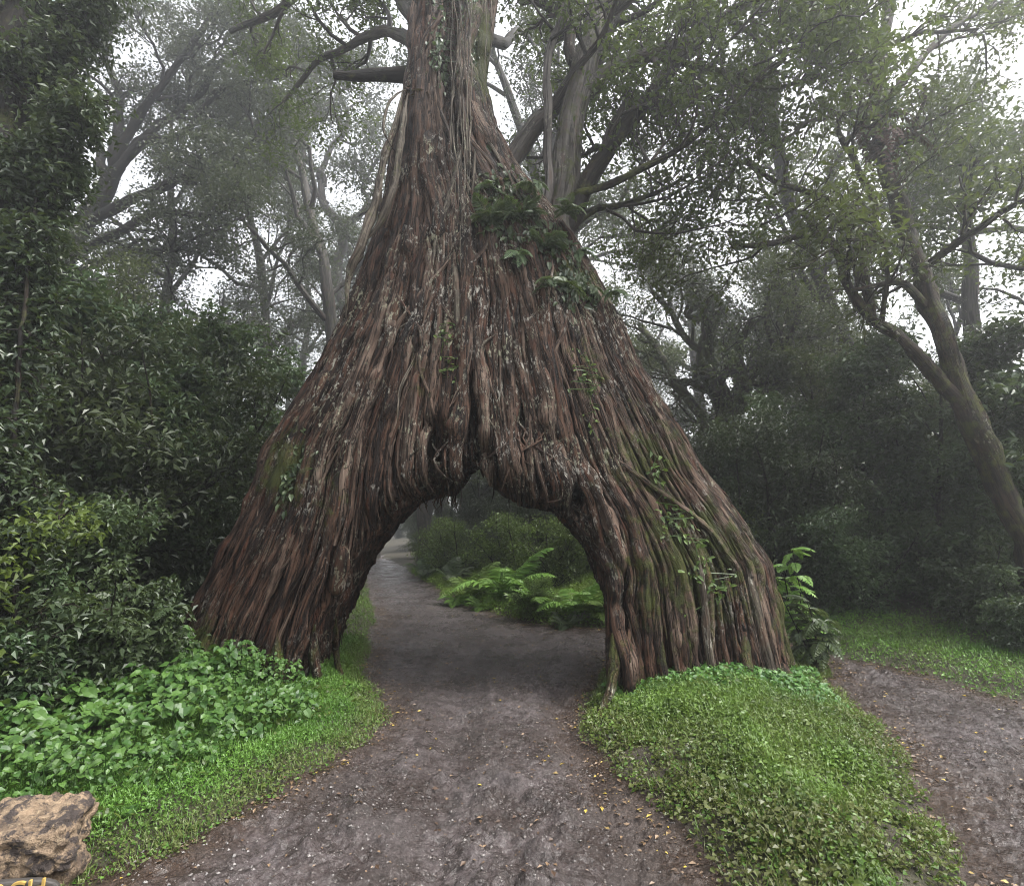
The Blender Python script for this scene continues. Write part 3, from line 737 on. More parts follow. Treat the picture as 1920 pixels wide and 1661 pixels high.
custom_tree('misty_tree', 'pale twisted tree fading into fog just left of the fig trunk', (*P(645, 1000, 34)[:2], 0), [
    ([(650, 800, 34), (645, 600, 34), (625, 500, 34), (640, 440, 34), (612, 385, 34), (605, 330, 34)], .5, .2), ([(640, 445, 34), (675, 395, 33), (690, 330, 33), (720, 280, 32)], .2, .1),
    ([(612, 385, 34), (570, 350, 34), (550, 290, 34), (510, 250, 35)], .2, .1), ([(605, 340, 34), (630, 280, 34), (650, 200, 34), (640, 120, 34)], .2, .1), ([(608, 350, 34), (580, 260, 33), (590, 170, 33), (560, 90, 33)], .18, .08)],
    [(6, 3.5, .3, 45, .02), (4, 2.2, .25, 45, 0), (4, 1.2, .2, 40, 0)], 32, 'grey_bark', 'haze_tint_leaf', 40, .4, .26, .13, moss=.1, tint=.4, wig=.42, wob=.5, sel=range(1, 5))
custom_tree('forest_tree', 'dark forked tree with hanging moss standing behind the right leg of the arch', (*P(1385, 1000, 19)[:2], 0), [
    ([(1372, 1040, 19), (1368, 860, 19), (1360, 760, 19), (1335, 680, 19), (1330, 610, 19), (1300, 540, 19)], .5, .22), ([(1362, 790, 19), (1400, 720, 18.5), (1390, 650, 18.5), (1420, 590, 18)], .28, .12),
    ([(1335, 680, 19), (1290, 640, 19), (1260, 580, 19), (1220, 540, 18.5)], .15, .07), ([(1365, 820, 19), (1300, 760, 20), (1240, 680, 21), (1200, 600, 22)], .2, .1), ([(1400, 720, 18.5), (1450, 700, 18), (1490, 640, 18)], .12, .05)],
    [(6, 2.6, .3, 45, .02), (4, 1.6, .25, 45, 0), (4, .9, .2, 40, 0)], 33, 'mossy_bark', 'haze_tint_leaf', 24, .28, .15, .07, moss=.5, tint=.3, wig=.35, wob=.2)
custom_tree('forest_tree', 'slim dark tree with a bent elbow branch between the arch and the leaning tree', (*P(1440, 1000, 17)[:2], 0), [
    ([(1425, 1050, 17), (1432, 880, 17), (1440, 780, 17), (1475, 705, 17), (1488, 660, 17), (1478, 635, 17)], .2, .1), ([(1472, 708, 17), (1500, 686, 16.8), (1530, 680, 16.6)], .09, .05), ([(1462, 730, 17), (1455, 660, 17), (1440, 600, 17), (1445, 520, 17)], .09, .05),
    ([(1478, 640, 17), (1500, 580, 17), (1490, 500, 17)], .09, .04)],
    [(5, 2.0, .3, 50, .02), (4, 1.3, .25, 45, 0), (3, .8, .2, 40, 0)], 34, 'dark_bark', 'canopy', 24, .25, .14, .07, moss=.4, tint=.3, wig=.35, wob=.12)
# dark creeper-clad tree at the left edge
custom_tree('creeper_tree', 'nearly black tree trunk at the left edge smothered in climbing leaves', (*G(10, 1420), 0), [
    ([(-40, 1420, 6.2), (-30, 1200, 6.4), (-35, 900, 6.6), (-20, 650, 6.8), (0, 400, 7), (20, 200, 7.2), (40, 40, 7.4), (60, -200, 7.7)], .34, .2), ([(30, 1380, 5.75), (35, 1100, 5.95), (25, 850, 6.15), (50, 620, 6.35), (62, 420, 6.55), (85, 250, 6.75)], .035, .02), ([(-20, 1380, 5.75), (-5, 1000, 6.0), (-10, 700, 6.25), (15, 430, 6.5)], .035, .02), ([(60, 180, 7.2), (120, 60, 7.2), (200, -60, 7.2)], .1, .05), ([(35, 420, 7), (110, 290, 6.8), (140, 210, 6.6), (170, 180, 6.5)], .03, .012)],
    [(40, .42, .02, 75, -.08), (4, .3, .2, 45, -.06), (3, .2, .2, 40, -.06)], 35, 'dark_bark', 'shrub_leaf', 11, .1, .11, .05, moss=.3, tint=.1, wig=.3)

# prototypes of the trees further back
def proto_tree(seed, H, r, crown_t, spread, per, leaf, bark, wig=.3, L=.2, sp=.35, first=7):
    rng = np.random.default_rng(seed)
    root = thing('forest_tree', '', 'tree', (0, 0, 0))
    wood, cr, tips = MB(), MB(), []
    tr = walk(rng, np.array((0, 0, -.3)), np.array((rng.normal() * .12, rng.normal() * .12, 1.0)), H * .85, 14, .08, .03)
    tr = resample(tr, .4); rr = np.linspace(r, r * .3, len(tr)); rr[:3] *= (1.5, 1.25, 1.1)
    tube(wood, tr, rr, 9, (.4, .3, .4), rng, .15)
    ramify(rng, wood, [(tr, rr)], [(first, spread, crown_t, 55, .03), (5, -.5, .3, 45, .02), (4, -.5, .25, 45, 0), (3, -.5, .2, 40, 0)], tips, 6, wig)
    leafify(rng, cr, tips, per, sp, L, L * .5)
    wood.build('trunk', M[bark], root, (0, 0, 0), True); cr.build('crown', M[leaf], root)
    return root
PT = [proto_tree(101, 15, .38, .35, 6.0, 24, 'canopy', 'grey_bark'), proto_tree(102, 18, .42, .45, 6.5, 26, 'haze_tint_leaf', 'grey_bark', .36), proto_tree(103, 13, .28, .3, 4.5, 26, 'canopy', 'dark_bark', .3, .17), proto_tree(104, 20, .45, .4, 7.0, 28, 'haze_tint_leaf', 'mossy_bark', .34, .22)]
PT += [proto_tree(105, 6.5, .09, .22, 2.6, 24, 'bush_leaf', 'dark_bark', .25, .17, .2, 9), proto_tree(106, 11, .1, .45, 2.2, 20, 'canopy', 'dark_bark', .25, .16, .25, 7)]
PT += [proto_tree(107, 27, .45, .42, 7.5, 30, 'haze_tint_leaf', 'grey_bark', .34, .17, .32, 9), proto_tree(108, 24, .4, .35, 6.5, 30, 'canopy', 'dark_bark', .34, .16, .3, 9)]
used = set()
def put_tree(k, px, Y, rz, sc, label, group=None):
    x = (px - 960) / F * Y * CP; z = float(ground_z(np.array([x]), np.array([Y]))[0])
    if k in used: return dup(PT[k], (x, Y, z - .1), rz, sc, label, group)
    used.add(k); o = PT[k]; o.location = (x, Y, z - .1); o.rotation_euler = (0, 0, rz); o.scale = (sc,) * 3; o['label'] = label
    if group: o['group'] = group
    return o
TL = [(0, -120, 14, .3, 1.0, 'tall dark-leaved tree at the far left edge behind the creeper-clad trunk'),
      (2, 330, 17, 1.2, .75, 'small dense tree above the thicket left of the arch'),
      (1, 200, 30, 2.2, 1.0, 'tall grey tree in mist behind the fan of bare boughs'),
      (3, 480, 40, 4.0, .95, 'pale tree in thick fog left of the twisted tree'),
      (2, 560, 24, .9, .6, 'low rounded tree against the fog beside the left flank of the arch'),
      (0, 1180, 26, 2.9, 1.0, 'green-crowned tree right behind the fork of the fig'),
      (1, 1290, 36, 5.1, 1.0, 'pale misty tree to the right of the fig fork'),
      (2, 1560, 27, 3.7, .9, 'dark tree between the elbow-branched tree and the leaning tree'),
      (3, 1640, 34, 1.9, .95, 'grey misty tree seen past the leaning trunk'),
      (0, 1760, 26, 5.5, .9, 'broad dark tree directly behind the leaning trunk'),
      (2, 2010, 14, .4, 1.0, 'dense dark tree at the right edge behind the leaning trunk'),
      (1, 1480, 46, 3.0, 1.1, 'faint tall tree in fog right of the forked mossy tree'),
      (3, 900, 48, .8, .9, 'faint tall tree straight behind the fig crown'),
      (0, 845, 36, 4.4, .8, 'hazy tree beside the road bend seen through the arch'),
      (2, 930, 31, 2.0, .8, 'dark slender tree on the bank seen through the arch')]
TL += [(1, 1890, 20, 2.2, 1.0, 'tall grey-trunked tree filling the sky right of the leaning trunk'), (6, 990, 22, 1.1, .95, 'very tall misty tree seen in the gap between the fig trunk and its pale limb'), (6, 600, 26, .2, 1.0, 'very tall misty tree left of the fig trunk reaching out of the photo'), (6, 430, 31, 1.8, 1.0, 'very tall faint tree above the middle of the left thicket'), (6, 800, 29, 3.1, 1.0, 'very tall misty tree directly behind the fig trunk'), (6, 1060, 28, 4.2, 1.0, 'very tall misty tree behind the pale limbs of the fig'),
       (7, 1230, 29, 5.3, .9, 'tall green tree right of the fig limbs'), (7, 1480, 25, .9, 1.0, 'tall green tree above the elbow-branched tree'), (6, 220, 27, 2.6, .95, 'very tall grey tree behind the base of the fan of boughs'), (7, 1800, 22, 3.6, 1.0, 'tall dark tree towering behind the leaning trunk'), (7, 60, 19, 2.9, 1.0, 'tall dark tree behind the creeper-clad trunk at top left'),
       (6, 1350, 36, 4.9, 1.0, 'very tall faint tree over the forked mossy tree'), (6, 700, 40, .5, 1.05, 'very tall pale tree by the road end, mostly hidden by the fig trunk'), (6, 520, 44, 2.5, 1.1, 'faintest of the tall trees left of the fig trunk'),
       (5, 230, 13, .4, .75, 'dark thin pole tree in the left thicket'), (5, 390, 14, 1.4, .7, 'thin pole tree nearest the left flank of the arch'), (5, 1560, 16, 2.4, .7, 'thin pole tree in the right thicket beside the grass verge'), (5, 1700, 15.5, 3.4, .7, 'thin pole tree standing left of the leaning trunk'),
       (4, 1640, 13.5, .3, .9, 'glossy leaved small tree below the elbow branch of the leaning tree'), (4, 1810, 12.2, 1.7, .95, 'glossy leaved small tree behind the foot of the leaning trunk'), (4, 1500, 15.5, 2.7, .8, 'small leafy tree under the elbow-branched tree'), (4, 1930, 11.5, 4.1, .9, 'small glossy tree cut by the right edge of the photo'),
       (4, 170, 10.5, .9, 1.0, 'small dark tree overhanging the bush at the left of the nettle bed'), (4, 330, 12.5, 5.0, 1.0, 'small thin-stemmed tree in the shade left of the fig'), (4, 440, 15, 3.3, 1.05, 'small tree showing above the left leg of the arch'), (4, 40, 12, 2.2, 1.1, 'small dark tree behind the creeper-clad trunk'),
       (5, 825, 35, 0, .8, 'thin pole tree left of the apex of the arch opening'), (5, 850, 29, 1, .9, 'thin pole tree behind the apex of the arch opening'), (5, 905, 25, 2, .8, 'thin pole tree under the right lip of the arch'), (5, 960, 27, 3, .9, 'thin pole tree above the bright fern under the arch'), (5, 1030, 22, 4, .8, 'thin pole tree behind the big ferns under the arch'), (5, 800, 46, 5, .9, 'faint pole tree at the end of the road')]
for k, px, Y, rz, sc, lb in TL: put_tree(k, px, Y, rz, sc, lb)
rf = np.random.default_rng(77)
for i in range(46):                                    # the misty far wood
    Y = rf.uniform(38, 85); px = rf.uniform(-250, 2200)
    x = (px - 960) / F * Y
    if abs(x + .22 * Y) < 4: continue
    put_tree(int(rf.integers(0, 4)), px, Y, rf.random() * 6.3, rf.uniform(.8, 1.15), 'faint grey tree lost in the fog of the far wood', 'trees fading into the fog')

# ------------------------------------------------------------------ shrubs of the understorey
def proto_shrub(seed, H, n_st, per, leaf, L, Wd, sp=.2, name='shrub', levels=None, pitch=-.35):
    rng = np.random.default_rng(seed)
    root = thing(name, '', 'shrub', (0, 0, 0))
    wood, cr, tips, paths = MB(), MB(), [], []
    for i in range(n_st):
        a = rng.random() * 6.283; t = rng.uniform(.1, .55)
        p = walk(rng, np.array((math.cos(a) * .15, math.sin(a) * .15, -.15)), np.array((math.cos(a) * t, math.sin(a) * t, 1)), H * rng.uniform(.6, 1), 9, .12, .02)
        r = np.linspace(.018 * H ** .7, .008, len(p)); tube(wood, p, r, 5, (.2, .3, .6), rng); paths.append((p, r))
    ramify(rng, wood, paths, levels or [(7, -.34, .12, 60, .02), (5, -.5, .2, 50, -.02)], tips, 4, .25, .2)
    leafify(rng, cr, tips, per, sp, L, Wd, 0, pitch)
    wood.build('stems', M['dark_bark'], root, (0, 0, 0), True); cr.build('foliage', M[leaf], root)
    return root
PS = [proto_shrub(201, 6.5, 7, 60, 'shrub_leaf', .15, .065, .26), proto_shrub(202, 5.5, 8, 55, 'shrub_leaf', .17, .07, .24), proto_shrub(203, 4.0, 8, 42, 'bush_leaf', .13, .06, .18), proto_shrub(204, 2.0, 9, 34, 'bush_leaf', .12, .065, .12), proto_shrub(205, 2.6, 8, 34, 'lime_leaf', .09, .045, .13)]
used_s = set()
def put_shrub(k, x, Y, rz, sc, label, group=None):
    z = float(ground_z(np.array([x]), np.array([Y]))[0])
    if k in used_s: return dup(PS[k], (x, Y, z), rz, sc, label, group)
    used_s.add(k); o = PS[k]; o.location = (x, Y, z); o.rotation_euler = (0, 0, rz); o.scale = (sc,) * 3; o['label'] = label
    if group: o['group'] = group
    return o
def X_(px, Y): return (px - 960) / F * Y * CP
rs = np.random.default_rng(9)
# hand placed ones
for k, px, Y, sc, lb in ((3, 250, 6.9, .75, 'leafy grey-green bush at the left of the fig, above the nettle bed'), (3, 40, 5.9, .7, 'pale leafed bush at the foot of the creeper-clad trunk'),
                         (2, 120, 7.6, .85, 'glossy blue-green bush hanging over the nettles at left'), (4, -60, 5.9, 1.08, 'bright lime bush against the creeper-clad trunk at left'),
                         
                         (4, 1310, 14.5, 1.15, 'yellow-green bush behind the right shoulder of the arch'), (2, 1660, 14.2, .95, 'glossy bush on the grass verge below the leaning tree'),
                         (2, 1860, 13, 1.0, 'dark bush near the right edge behind the leaning trunk'), (2, 1090, 19.5, .8, 'leafy bush under the arch beyond the ferns'),
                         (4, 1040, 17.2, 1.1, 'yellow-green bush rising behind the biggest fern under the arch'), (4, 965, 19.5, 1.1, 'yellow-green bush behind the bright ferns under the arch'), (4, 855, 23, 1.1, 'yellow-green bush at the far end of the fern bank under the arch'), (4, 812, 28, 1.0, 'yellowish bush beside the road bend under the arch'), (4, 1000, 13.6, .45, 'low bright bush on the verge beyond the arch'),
                         (2, 1590, 12.6, .8, 'leafy bush with pale glints at the left end of the shaded verge on the right'), (2, 1745, 12.2, .72, 'leafy bush in the middle of the shaded verge left of the leaning trunk'), (3, 1835, 10.4, .85, 'low leafy bush in front of the foot of the leaning trunk'), (3, 1900, 9.2, .6, 'low dark bush at the road verge on the right edge')):
    put_shrub(k, X_(px, Y), Y, rs.random() * 6.28, sc, lb)
for i, (px, Y) in enumerate(((655, 36), (640, 30), (668, 44), (690, 66), (745, 72), (720, 75), (775, 70), (800, 44), (822, 36), (790, 52), (845, 33), (880, 29), (930, 26), (985, 24), (1040, 22.5), (1100, 21), (1160, 20), (905, 38), (1000, 34), (850, 46), (680, 56), (940, 48))):
    put_shrub(int(rs.choice([0, 1, 2])), X_(px, Y), Y, i, .8, 'dim leafy shrub massed behind the road under the arch', 'shrubs behind the arch')
n_l = 0
for i in range(400):                                   # the thickets left and right of the arch, and behind it
    Y = rs.uniform(9, 34); px = rs.uniform(-350, 2250); x = X_(px, Y)
    xa, ya = np.array([x]), np.array([Y])
    dl, db, di = sdist(LEFT, xa, ya)[0], sdist(BACK, xa, ya)[0], sdist(ISLE, xa, ya)[0]
    if max(dl, db) < 1.6 or di > -1: continue
    if x < 0 and px > 330 and Y < 11.5: continue
    if px > 640 and px < 1180 and Y < 21: continue
    if px > 1400 and Y < 14.2: continue
    side = 'left' if px < 700 else ('back' if px < 1180 else 'right')
    k = int(rs.choice([0, 1, 2], p=[.45, .35, .2])); sc = rs.uniform(.75, 1.15)
    if side == 'back': sc *= .72
    if 1180 < px < 1620 and Y > 17 or 360 < px < 660: sc *= .55
    if n_l > 120: break
    n_l += 1
    put_shrub(k, x, Y, rs.random() * 6.28, sc, {'left': 'dark leafy shrub massed in the thicket left of the arch', 'back': 'dim leafy shrub massed behind the road under the arch', 'right': 'dark leafy shrub massed in the thicket right of the arch'}[side], {'left': 'shrubs of the left thicket', 'back': 'shrubs behind the arch', 'right': 'shrubs of the right thicket'}[side])

# ------------------------------------------------------------------ ferns
def frond(mb, rng, base, az, L, rise, droop, pairs=18, wid=.3, tint_b=0.0):
    t = np.linspace(0, 1, pairs + 2)[1:]
    hd = np.array((math.cos(az), math.sin(az), 0)); side = np.array((-math.sin(az), math.cos(az), 0))
    rp = lambda t: base + hd * (L * t)[:, None] * (.85 - .1 * t[:, None]) + np.array((0, 0, 1)) * (L * (rise * t - droop * t * t))[:, None]
    p = rp(t); tg = norm(np.gradient(p, axis=0)); nn = norm(np.cross(side, tg)); nn[nn[:, 2] < 0] *= -1
    w = L * wid * np.sin(np.pi * np.clip(t * .93 + .07, 0, 1)) ** .8 * (1 - .35 * t) + .01
    g = rng.random()
    for sgn in (-1, 1):
        d = side * sgn + tg * .45 + rng.standard_normal((len(t), 3)) * .08 - np.array((0, 0, .18))
        tt = np.stack([np.clip(g * .6 + rng.random(len(t)) * .4, 0, 1), np.full(len(t), tint_b), np.zeros(len(t))], 1)
        leaves(mb, p, d, nn, w, np.full(len(t), L / pairs * 1.15), tt, .12, .15)
    tube(mb, np.vstack([base[None], p]), np.linspace(.008, .002, len(p) + 1), 3, (.2, tint_b, 0))
def fern_mesh(seed, n, L, rise=(.5, 1.1), droop=(.4, .9), az=(0, 6.283), name='fern'):
    rng = np.random.default_rng(seed); mb = MB()
    for i in range(n):
        frond(mb, rng, rng.standard_normal(3) * .03, rng.uniform(*az), L * rng.uniform(.65, 1.1), rng.uniform(*rise), rng.uniform(*droop))
    return mb.mesh(name)
fm = [fern_mesh(301, 13, .75), fern_mesh(302, 13, .95, (.8, 1.5), (.5, 1.0)), fern_mesh(303, 9, .6, (.1, .5), (.5, 1.1))]
fmb = [m.copy() for m in fm]
def put_fern(k, loc, sc, rz, label, mat='fern_leaf', tilt=(0, 0), group=None):
    me = (fmb if mat == 'lit_fern' else fm)[k]
    o = link('fern', me, M[mat]); o.location = [float(a) for a in loc]; o.scale = (sc,) * 3; o.rotation_euler = (tilt[0], tilt[1], rz)
    return tag(o, label, 'fern', group)
def gz(x, y): return float(ground_z(np.array([float(x)]), np.array([float(y)]))[0])
for i, (px, py, lift, sc, k, lb) in enumerate([(905, 350, .1, .8, 2, 'fern beneath the hanging roots at the upper left of the fork clump'), (930, 420, .1, .95, 0, 'broad fern on the left side of the clump in the fork'), (1000, 345, .1, .9, 2, 'topmost fern in the clump at the fork of the fig'), (1060, 400, .2, .8, 0, 'fern tucked against the pale forking limb of the fig'),
        (975, 480, .1, 1.0, 2, 'fern in the middle of the clump, just below the fork'), (1035, 530, .12, 1.15, 2, 'lowest and largest fern hanging from the fig shoulder'), (1085, 470, .1, .9, 2, 'fern at the right rim of the fig shoulder'), (985, 410, .1, .9, 0, 'fern at the centre of the fork behind the crossing roots'), (1020, 460, .15, .9, 0, 'upright fern on the fig shoulder above the largest hanging one'), (1110, 540, .1, .8, 2, 'fern on the dark right edge of the fig shoulder'), (1150, 545, .1, .7, 2, 'yellowing fern sticking out past the right edge of the fig trunk')]):
    put_fern(k, on_trunk(px, py, lift, 7.9), sc * .8, rs.random() * 6, lb, tilt=(R(rs.uniform(10, 40)), R(rs.uniform(-15, 15))))
for px, py, Y, sc, lb in ((545, 845, 8.2, .45, 'small fern on the left shoulder of the arch'), (520, 900, 8.25, .35, 'tiny fern below another on the left edge of the arch')):
    put_fern(2, P(px, py, Y), sc, 2, lb)
for px, Y, sc, mat, lb in ((1075, 13.2, 1.5, 'lit_fern', 'big arching fern beside the road seen through the arch, next to the right leg'), (1020, 13.6, 1.4, 'lit_fern', 'wide fern left of the biggest fern under the arch'), (1120, 13.0, 1.3, 'lit_fern', 'fern half hidden by the right leg of the arch'), (1060, 12.6, .85, 'fern_leaf', 'front low fern on the verge under the arch'),
                           (940, 16.0, 2.2, 'lit_fern', 'bright yellow-green tree fern standing up under the arch'), (880, 17.0, 1.7, 'lit_fern', 'bright fern left of the upright one under the arch'), (800, 24, 1.6, 'fern_leaf', 'fern at the road bend far beyond the arch'), (850, 21, 1.4, 'fern_leaf', 'hazy fern on the verge left of the bright ferns'), (905, 15.2, .9, 'lit_fern', 'low bright fern at the road edge under the arch'), (980, 14.6, 1.0, 'lit_fern', 'bright fern just left of the wide ferns under the arch'), (860, 16.2, 1.0, 'lit_fern', 'small bright fern at the far end of the verge under the arch')):
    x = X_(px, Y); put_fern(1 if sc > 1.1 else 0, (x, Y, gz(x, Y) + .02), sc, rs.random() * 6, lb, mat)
def feather_plant(label, x, y, H, n, sd, mat='fern_leaf', L=.45):
    rng = np.random.default_rng(sd); z = gz(x, y); b = np.array((x, y, z)); root = thing('feathery_plant', label, 'plant', b)
    st, fr = MB(), MB()
    for i in range(n):
        a = rng.random() * 6.28; p = walk(rng, b.copy(), np.array((math.cos(a) * .3, math.sin(a) * .3, 1)), H * rng.uniform(.5, 1.05), 8, .1, -.03)
        tube(st, p, np.linspace(.014, .005, len(p)), 4, (.3, .2, .3), rng)
        for q in p[3:]:
            for _ in range(2): frond(fr, rng, q, rng.random() * 6.28, L * rng.uniform(.6, 1.2), rng.uniform(.1, .5), rng.uniform(.4, .9), 11, .34)
    st.build('stems', M['dark_bark'], root, b, True); fr.build('fronds', M[mat], root, b)
feather_plant('feathery compound-leaved plant leaning out from the right foot of the fig', 4.55, 8.75, 1.15, 5, 51)
feather_plant('taller feathery sprig with pale green fronds beside the right flank of the fig', 4.7, 9.5, 2.1, 4, 52, 'lit_fern')
feather_plant('feathery grey-green plant hanging over the nettles at the left', -4.75, 6.9, 1.25, 6, 53)
feather_plant('feathery dark plant at the foot of the creeper-clad trunk', -5.3, 6.0, 1.5, 6, 54)
# dead brown skirt and fern nest on the leaning tree
nest = thing('nest_fern', 'dark bird-nest fern with a rusty brown skirt clasping the leaning tree', 'fern', P(1645, 240, 10.15))
b0 = P(1645, 240, 10.15)
mb = MB(); rn = np.random.default_rng(4)
for i in range(26): frond(mb, rn, b0 + rn.standard_normal(3) * np.array((.16, .16, .35)), rn.random() * 6.28, rn.uniform(.55, .95), rn.uniform(-.3, .7), rn.uniform(.3, 1.2), 12, .2)
for i in range(16): frond(mb, rn, b0 + np.array((0, 0, -.3)) + rn.standard_normal(3) * .08, rn.random() * 6.28, rn.uniform(.5, .85), rn.uniform(-.6, .1), rn.uniform(.6, 1.3), 12, .2)
mb.build('dead_skirt', M['dead_frond'], nest, b0)
mb = MB()
for i in range(14): frond(mb, rn, b0 + np.array((0, 0, .2)), rn.random() * 6.28, rn.uniform(.5, .9), rn.uniform(.2, 1), rn.uniform(.3, .9), 16, .22)
mb.build('fronds', M['fern_leaf'], nest, b0)

# small plants growing on the fig
def trunk_plant(label, spots, n, L, mat, sd, hang=.3):
    rng = np.random.default_rng(sd); c, root = [], None
    for px, py, rx, ry in spots:
        for _ in range(n):
            q = on_trunk(px + rng.normal() * rx, py + rng.normal() * ry, .03 + .1 * rng.random(), None) if True else None
            c.append(q)
    c = np.array([q for q in c if np.isfinite(q).all()]); N = len(c); mb = MB()
    o = c[np.argsort(-c[:, 2])][::max(1, N // 40)]; tube(mb, o, .006, 4, (.2, 0, 0))
    d = rng.standard_normal((N, 3)) * .5 + np.array((0, -.5, -hang)); nn = rng.standard_normal((N, 3)) * .4 + np.array((0, -.6, .7))
    l = L * rng.uniform(.6, 1.3, N); heart_leaves(mb, c, d, norm(nn), l, l * .7, tints(rng, N))
    o = mb.build('climbing_plant', M[mat], None, c[0]); o.location = c[0]
    return tag(o, label, 'climbing plant')
trunk_plant('loose green creeper running down the outer face of the right leg', [(1235, 880, 14, 30), (1262, 960, 16, 30), (1290, 1000, 20, 25), (1320, 1060, 14, 30), (1350, 1100, 14, 14)], 26, .075, 'lime_leaf', 1)
trunk_plant('small green tuft on the upper right flank of the fig below the fern clump', [(1100, 690, 14, 22), (1115, 750, 10, 30)], 26, .07, 'lime_leaf', 2)
trunk_plant('green tuft spilling over the left shoulder of the arch', [(550, 840, 14, 26), (535, 900, 10, 26)], 50, .09, 'fern_leaf', 3, .8)
trunk_plant('dark leafy clump rooted in the fork of the fig among the ferns', [(1000, 400, 28, 36), (1060, 450, 24, 30), (960, 330, 18, 30), (1090, 530, 22, 22), (1020, 330, 20, 24), (930, 380, 20, 30)], 240, .11, 'shrub_leaf', 4, .9)
trunk_plant('mossy green curtain of leaves at the top right of the fig trunk', [(885, 40, 14, 45), (895, 110, 10, 30), (820, 90, 10, 40)], 110, .1, 'fern_leaf', 5, 1.2)
trunk_plant('tiny green sprigs above the left root wad of the arch', [(842, 690, 10, 14), (838, 620, 8, 14)], 24, .06, 'lime_leaf', 6)
trunk_plant('dry brown tangle on the left side of the fig trunk beside the broken stub', [(752, 165, 12, 8), (770, 175, 12, 8)], 90, .12, 'dead_frond', 7, .5)
# ------------------------------------------------------------------ ground cover
def scatter(rng, x0, x1, y0, y1, n, test):
    x = rng.uniform(x0, x1, n); y = rng.uniform(y0, y1, n)
    z, dl, di, db = ground_z(x, y, True)
    m = test(x, y, dl, di, db)
    return x[m], y[m], z[m], dl[m], di[m], db[m]
rc = np.random.default_rng(15)
def cover(name, label, area, n, test, Lr, hr, brown, mat='clover', blades=.35):
    x, y, z, dl, di, db = scatter(rc, *area, n, test)
    N = len(x); hgt = rc.random(N) ** 1.5 * hr * (.4 + np.clip(fbm(x * 1.7, y * 1.7, 0, 3, 21) + .5, 0, 1.2))
    d, nn = rdirs(rc, N, 0.05, .3, .4); L = rc.uniform(*Lr, N)
    bl = rc.random(N) < blades
    d[bl] = norm(d[bl] * .5 + np.array((0, 0, 1.0))); W = np.where(bl, .18, .85) * L; L = np.where(bl, L * 2.2, L)
    tt = np.stack([np.clip(rc.random(N) * .6 + .25 + .8 * fbm(x * 1.2, y * 1.2, 2, 3, 41), 0, 1), brown(x, y, di, dl) * (rc.random(N) < .75), np.zeros(N)], 1)
    mb = MB(); leaves(mb, np.stack([x, y, z + hgt], 1), d, nn, L, W, tt, .15, .2)
    return tag(mb.build(name, M[mat], None), label, 'ground cover', None, 'stuff')
def br_isle(x, y, di, dl): return np.clip(ss(.5, .0, di) * .8 + ss(.9, 1.7, y - 3.4 - 0 * x) * 0 + .9 * np.exp(-((y - 4.25 - .25 * (x - 3)) / .3) ** 2) + .75 * ss(2.1, 1.5, x - .12 * (y - 4)) * ss(6.6, 5.6, y) + .5 * ss(.12, .3, fbm(x * 1.6, y * 1.6, 0, 3, 19)), 0, 1) * .62
cover('clover', 'low clover and grass on the mound at the right foot of the fig', (.3, 5.6, 2.9, 10.5), 330000, lambda x, y, dl, di, db: di > -.08 + .75 * rc.random(len(x)) ** 1.7 * (.4 + ss(-.2, .2, fbm(x * 3, y * 3, 0, 2, 71))) + .9 * ss(.16, .3, fbm(x * 1.3, y * 1.3, 0, 4, 66)) * rc.random(len(x)) ** .5 * ss(6.5, 5.5, y), (.018, .05), .1, br_isle, blades=.25)
cover('grass', 'short grass between the nettle bed and the road', (-5, -1.0, 2.9, 11), 300000, lambda x, y, dl, di, db: (dl > -.16 + .6 * rc.random(len(x)) ** 1.7 * (.4 + ss(-.2, .2, fbm(x * 3, y * 3, 0, 2, 72)))) & (dl < 1.9), (.016, .036), .07, lambda x, y, di, dl: ss(.35, .05, dl) * .6, blades=.5)
cover('grass', 'bright grass verge beside the road seen through the arch', (-12, 2.6, 10, 28), 330000, lambda x, y, dl, di, db: (db > -.2 + .7 * rc.random(len(x)) ** 1.7) & (db < 7), (.035, .08), .18, lambda x, y, di, dl: .25 * ss(0, .3, fbm(x, y, 0, 3, 8)), 'lit_grass', blades=.4)
cover('grass', 'shaded grass verge across the side road on the right', (2.6, 14, 5.5, 16), 190000, lambda x, y, dl, di, db: (db > -.15 + .7 * rc.random(len(x)) ** 1.7) & (db < 2.2 + 1.2 * fbm(x, y, 0, 3, 33) + 1.2 * rc.random(len(x)) ** 3), (.025, .055), .1, lambda x, y, di, dl: .3 * ss(0, .3, fbm(x, y, 0, 3, 8)), blades=.5)
cover('grass', 'grass strip along the left side of the road behind the arch', (-9, -1.8, 8, 30), 90000, lambda x, y, dl, di, db: (dl > .02) & (dl < 2.2) & (y > 8.6), (.03, .06), .1, lambda x, y, di, dl: 0 * x, blades=.5)
# taller weeds standing in the short cover
cl, cn, cL = [], [], []
for _ in range(420):
    x0, y0 = rc.uniform(-4.5, 5.6), rc.uniform(3.2, 9)
    x, y = x0 + rc.normal(size=14) * .07, y0 + rc.normal(size=14) * .07
    z, dl, di, db = ground_z(x, y, True)
    if not (di[0] > .1 or .05 < dl[0] < 1.3): continue
    k_ = rc.uniform(.03, .07); cl.append(np.stack([x, y, z + rc.random(14) * k_ * 2.2], 1)); cL.append(np.full(14, k_))
cl = np.concatenate(cl); d, nn = rdirs(rc, len(cl), .05, .4, .45)
mb = MB(); heart_leaves(mb, cl, d, nn, np.concatenate(cL) * rc.uniform(.6, 1.2, len(cl)), np.concatenate(cL) * .8, tints(rc, len(cl)))
tag(mb.build('weeds', M['lime_leaf'], None), 'broad-leaved weeds dotted through the short grass on both sides of the road', 'weeds', None, 'stuff')
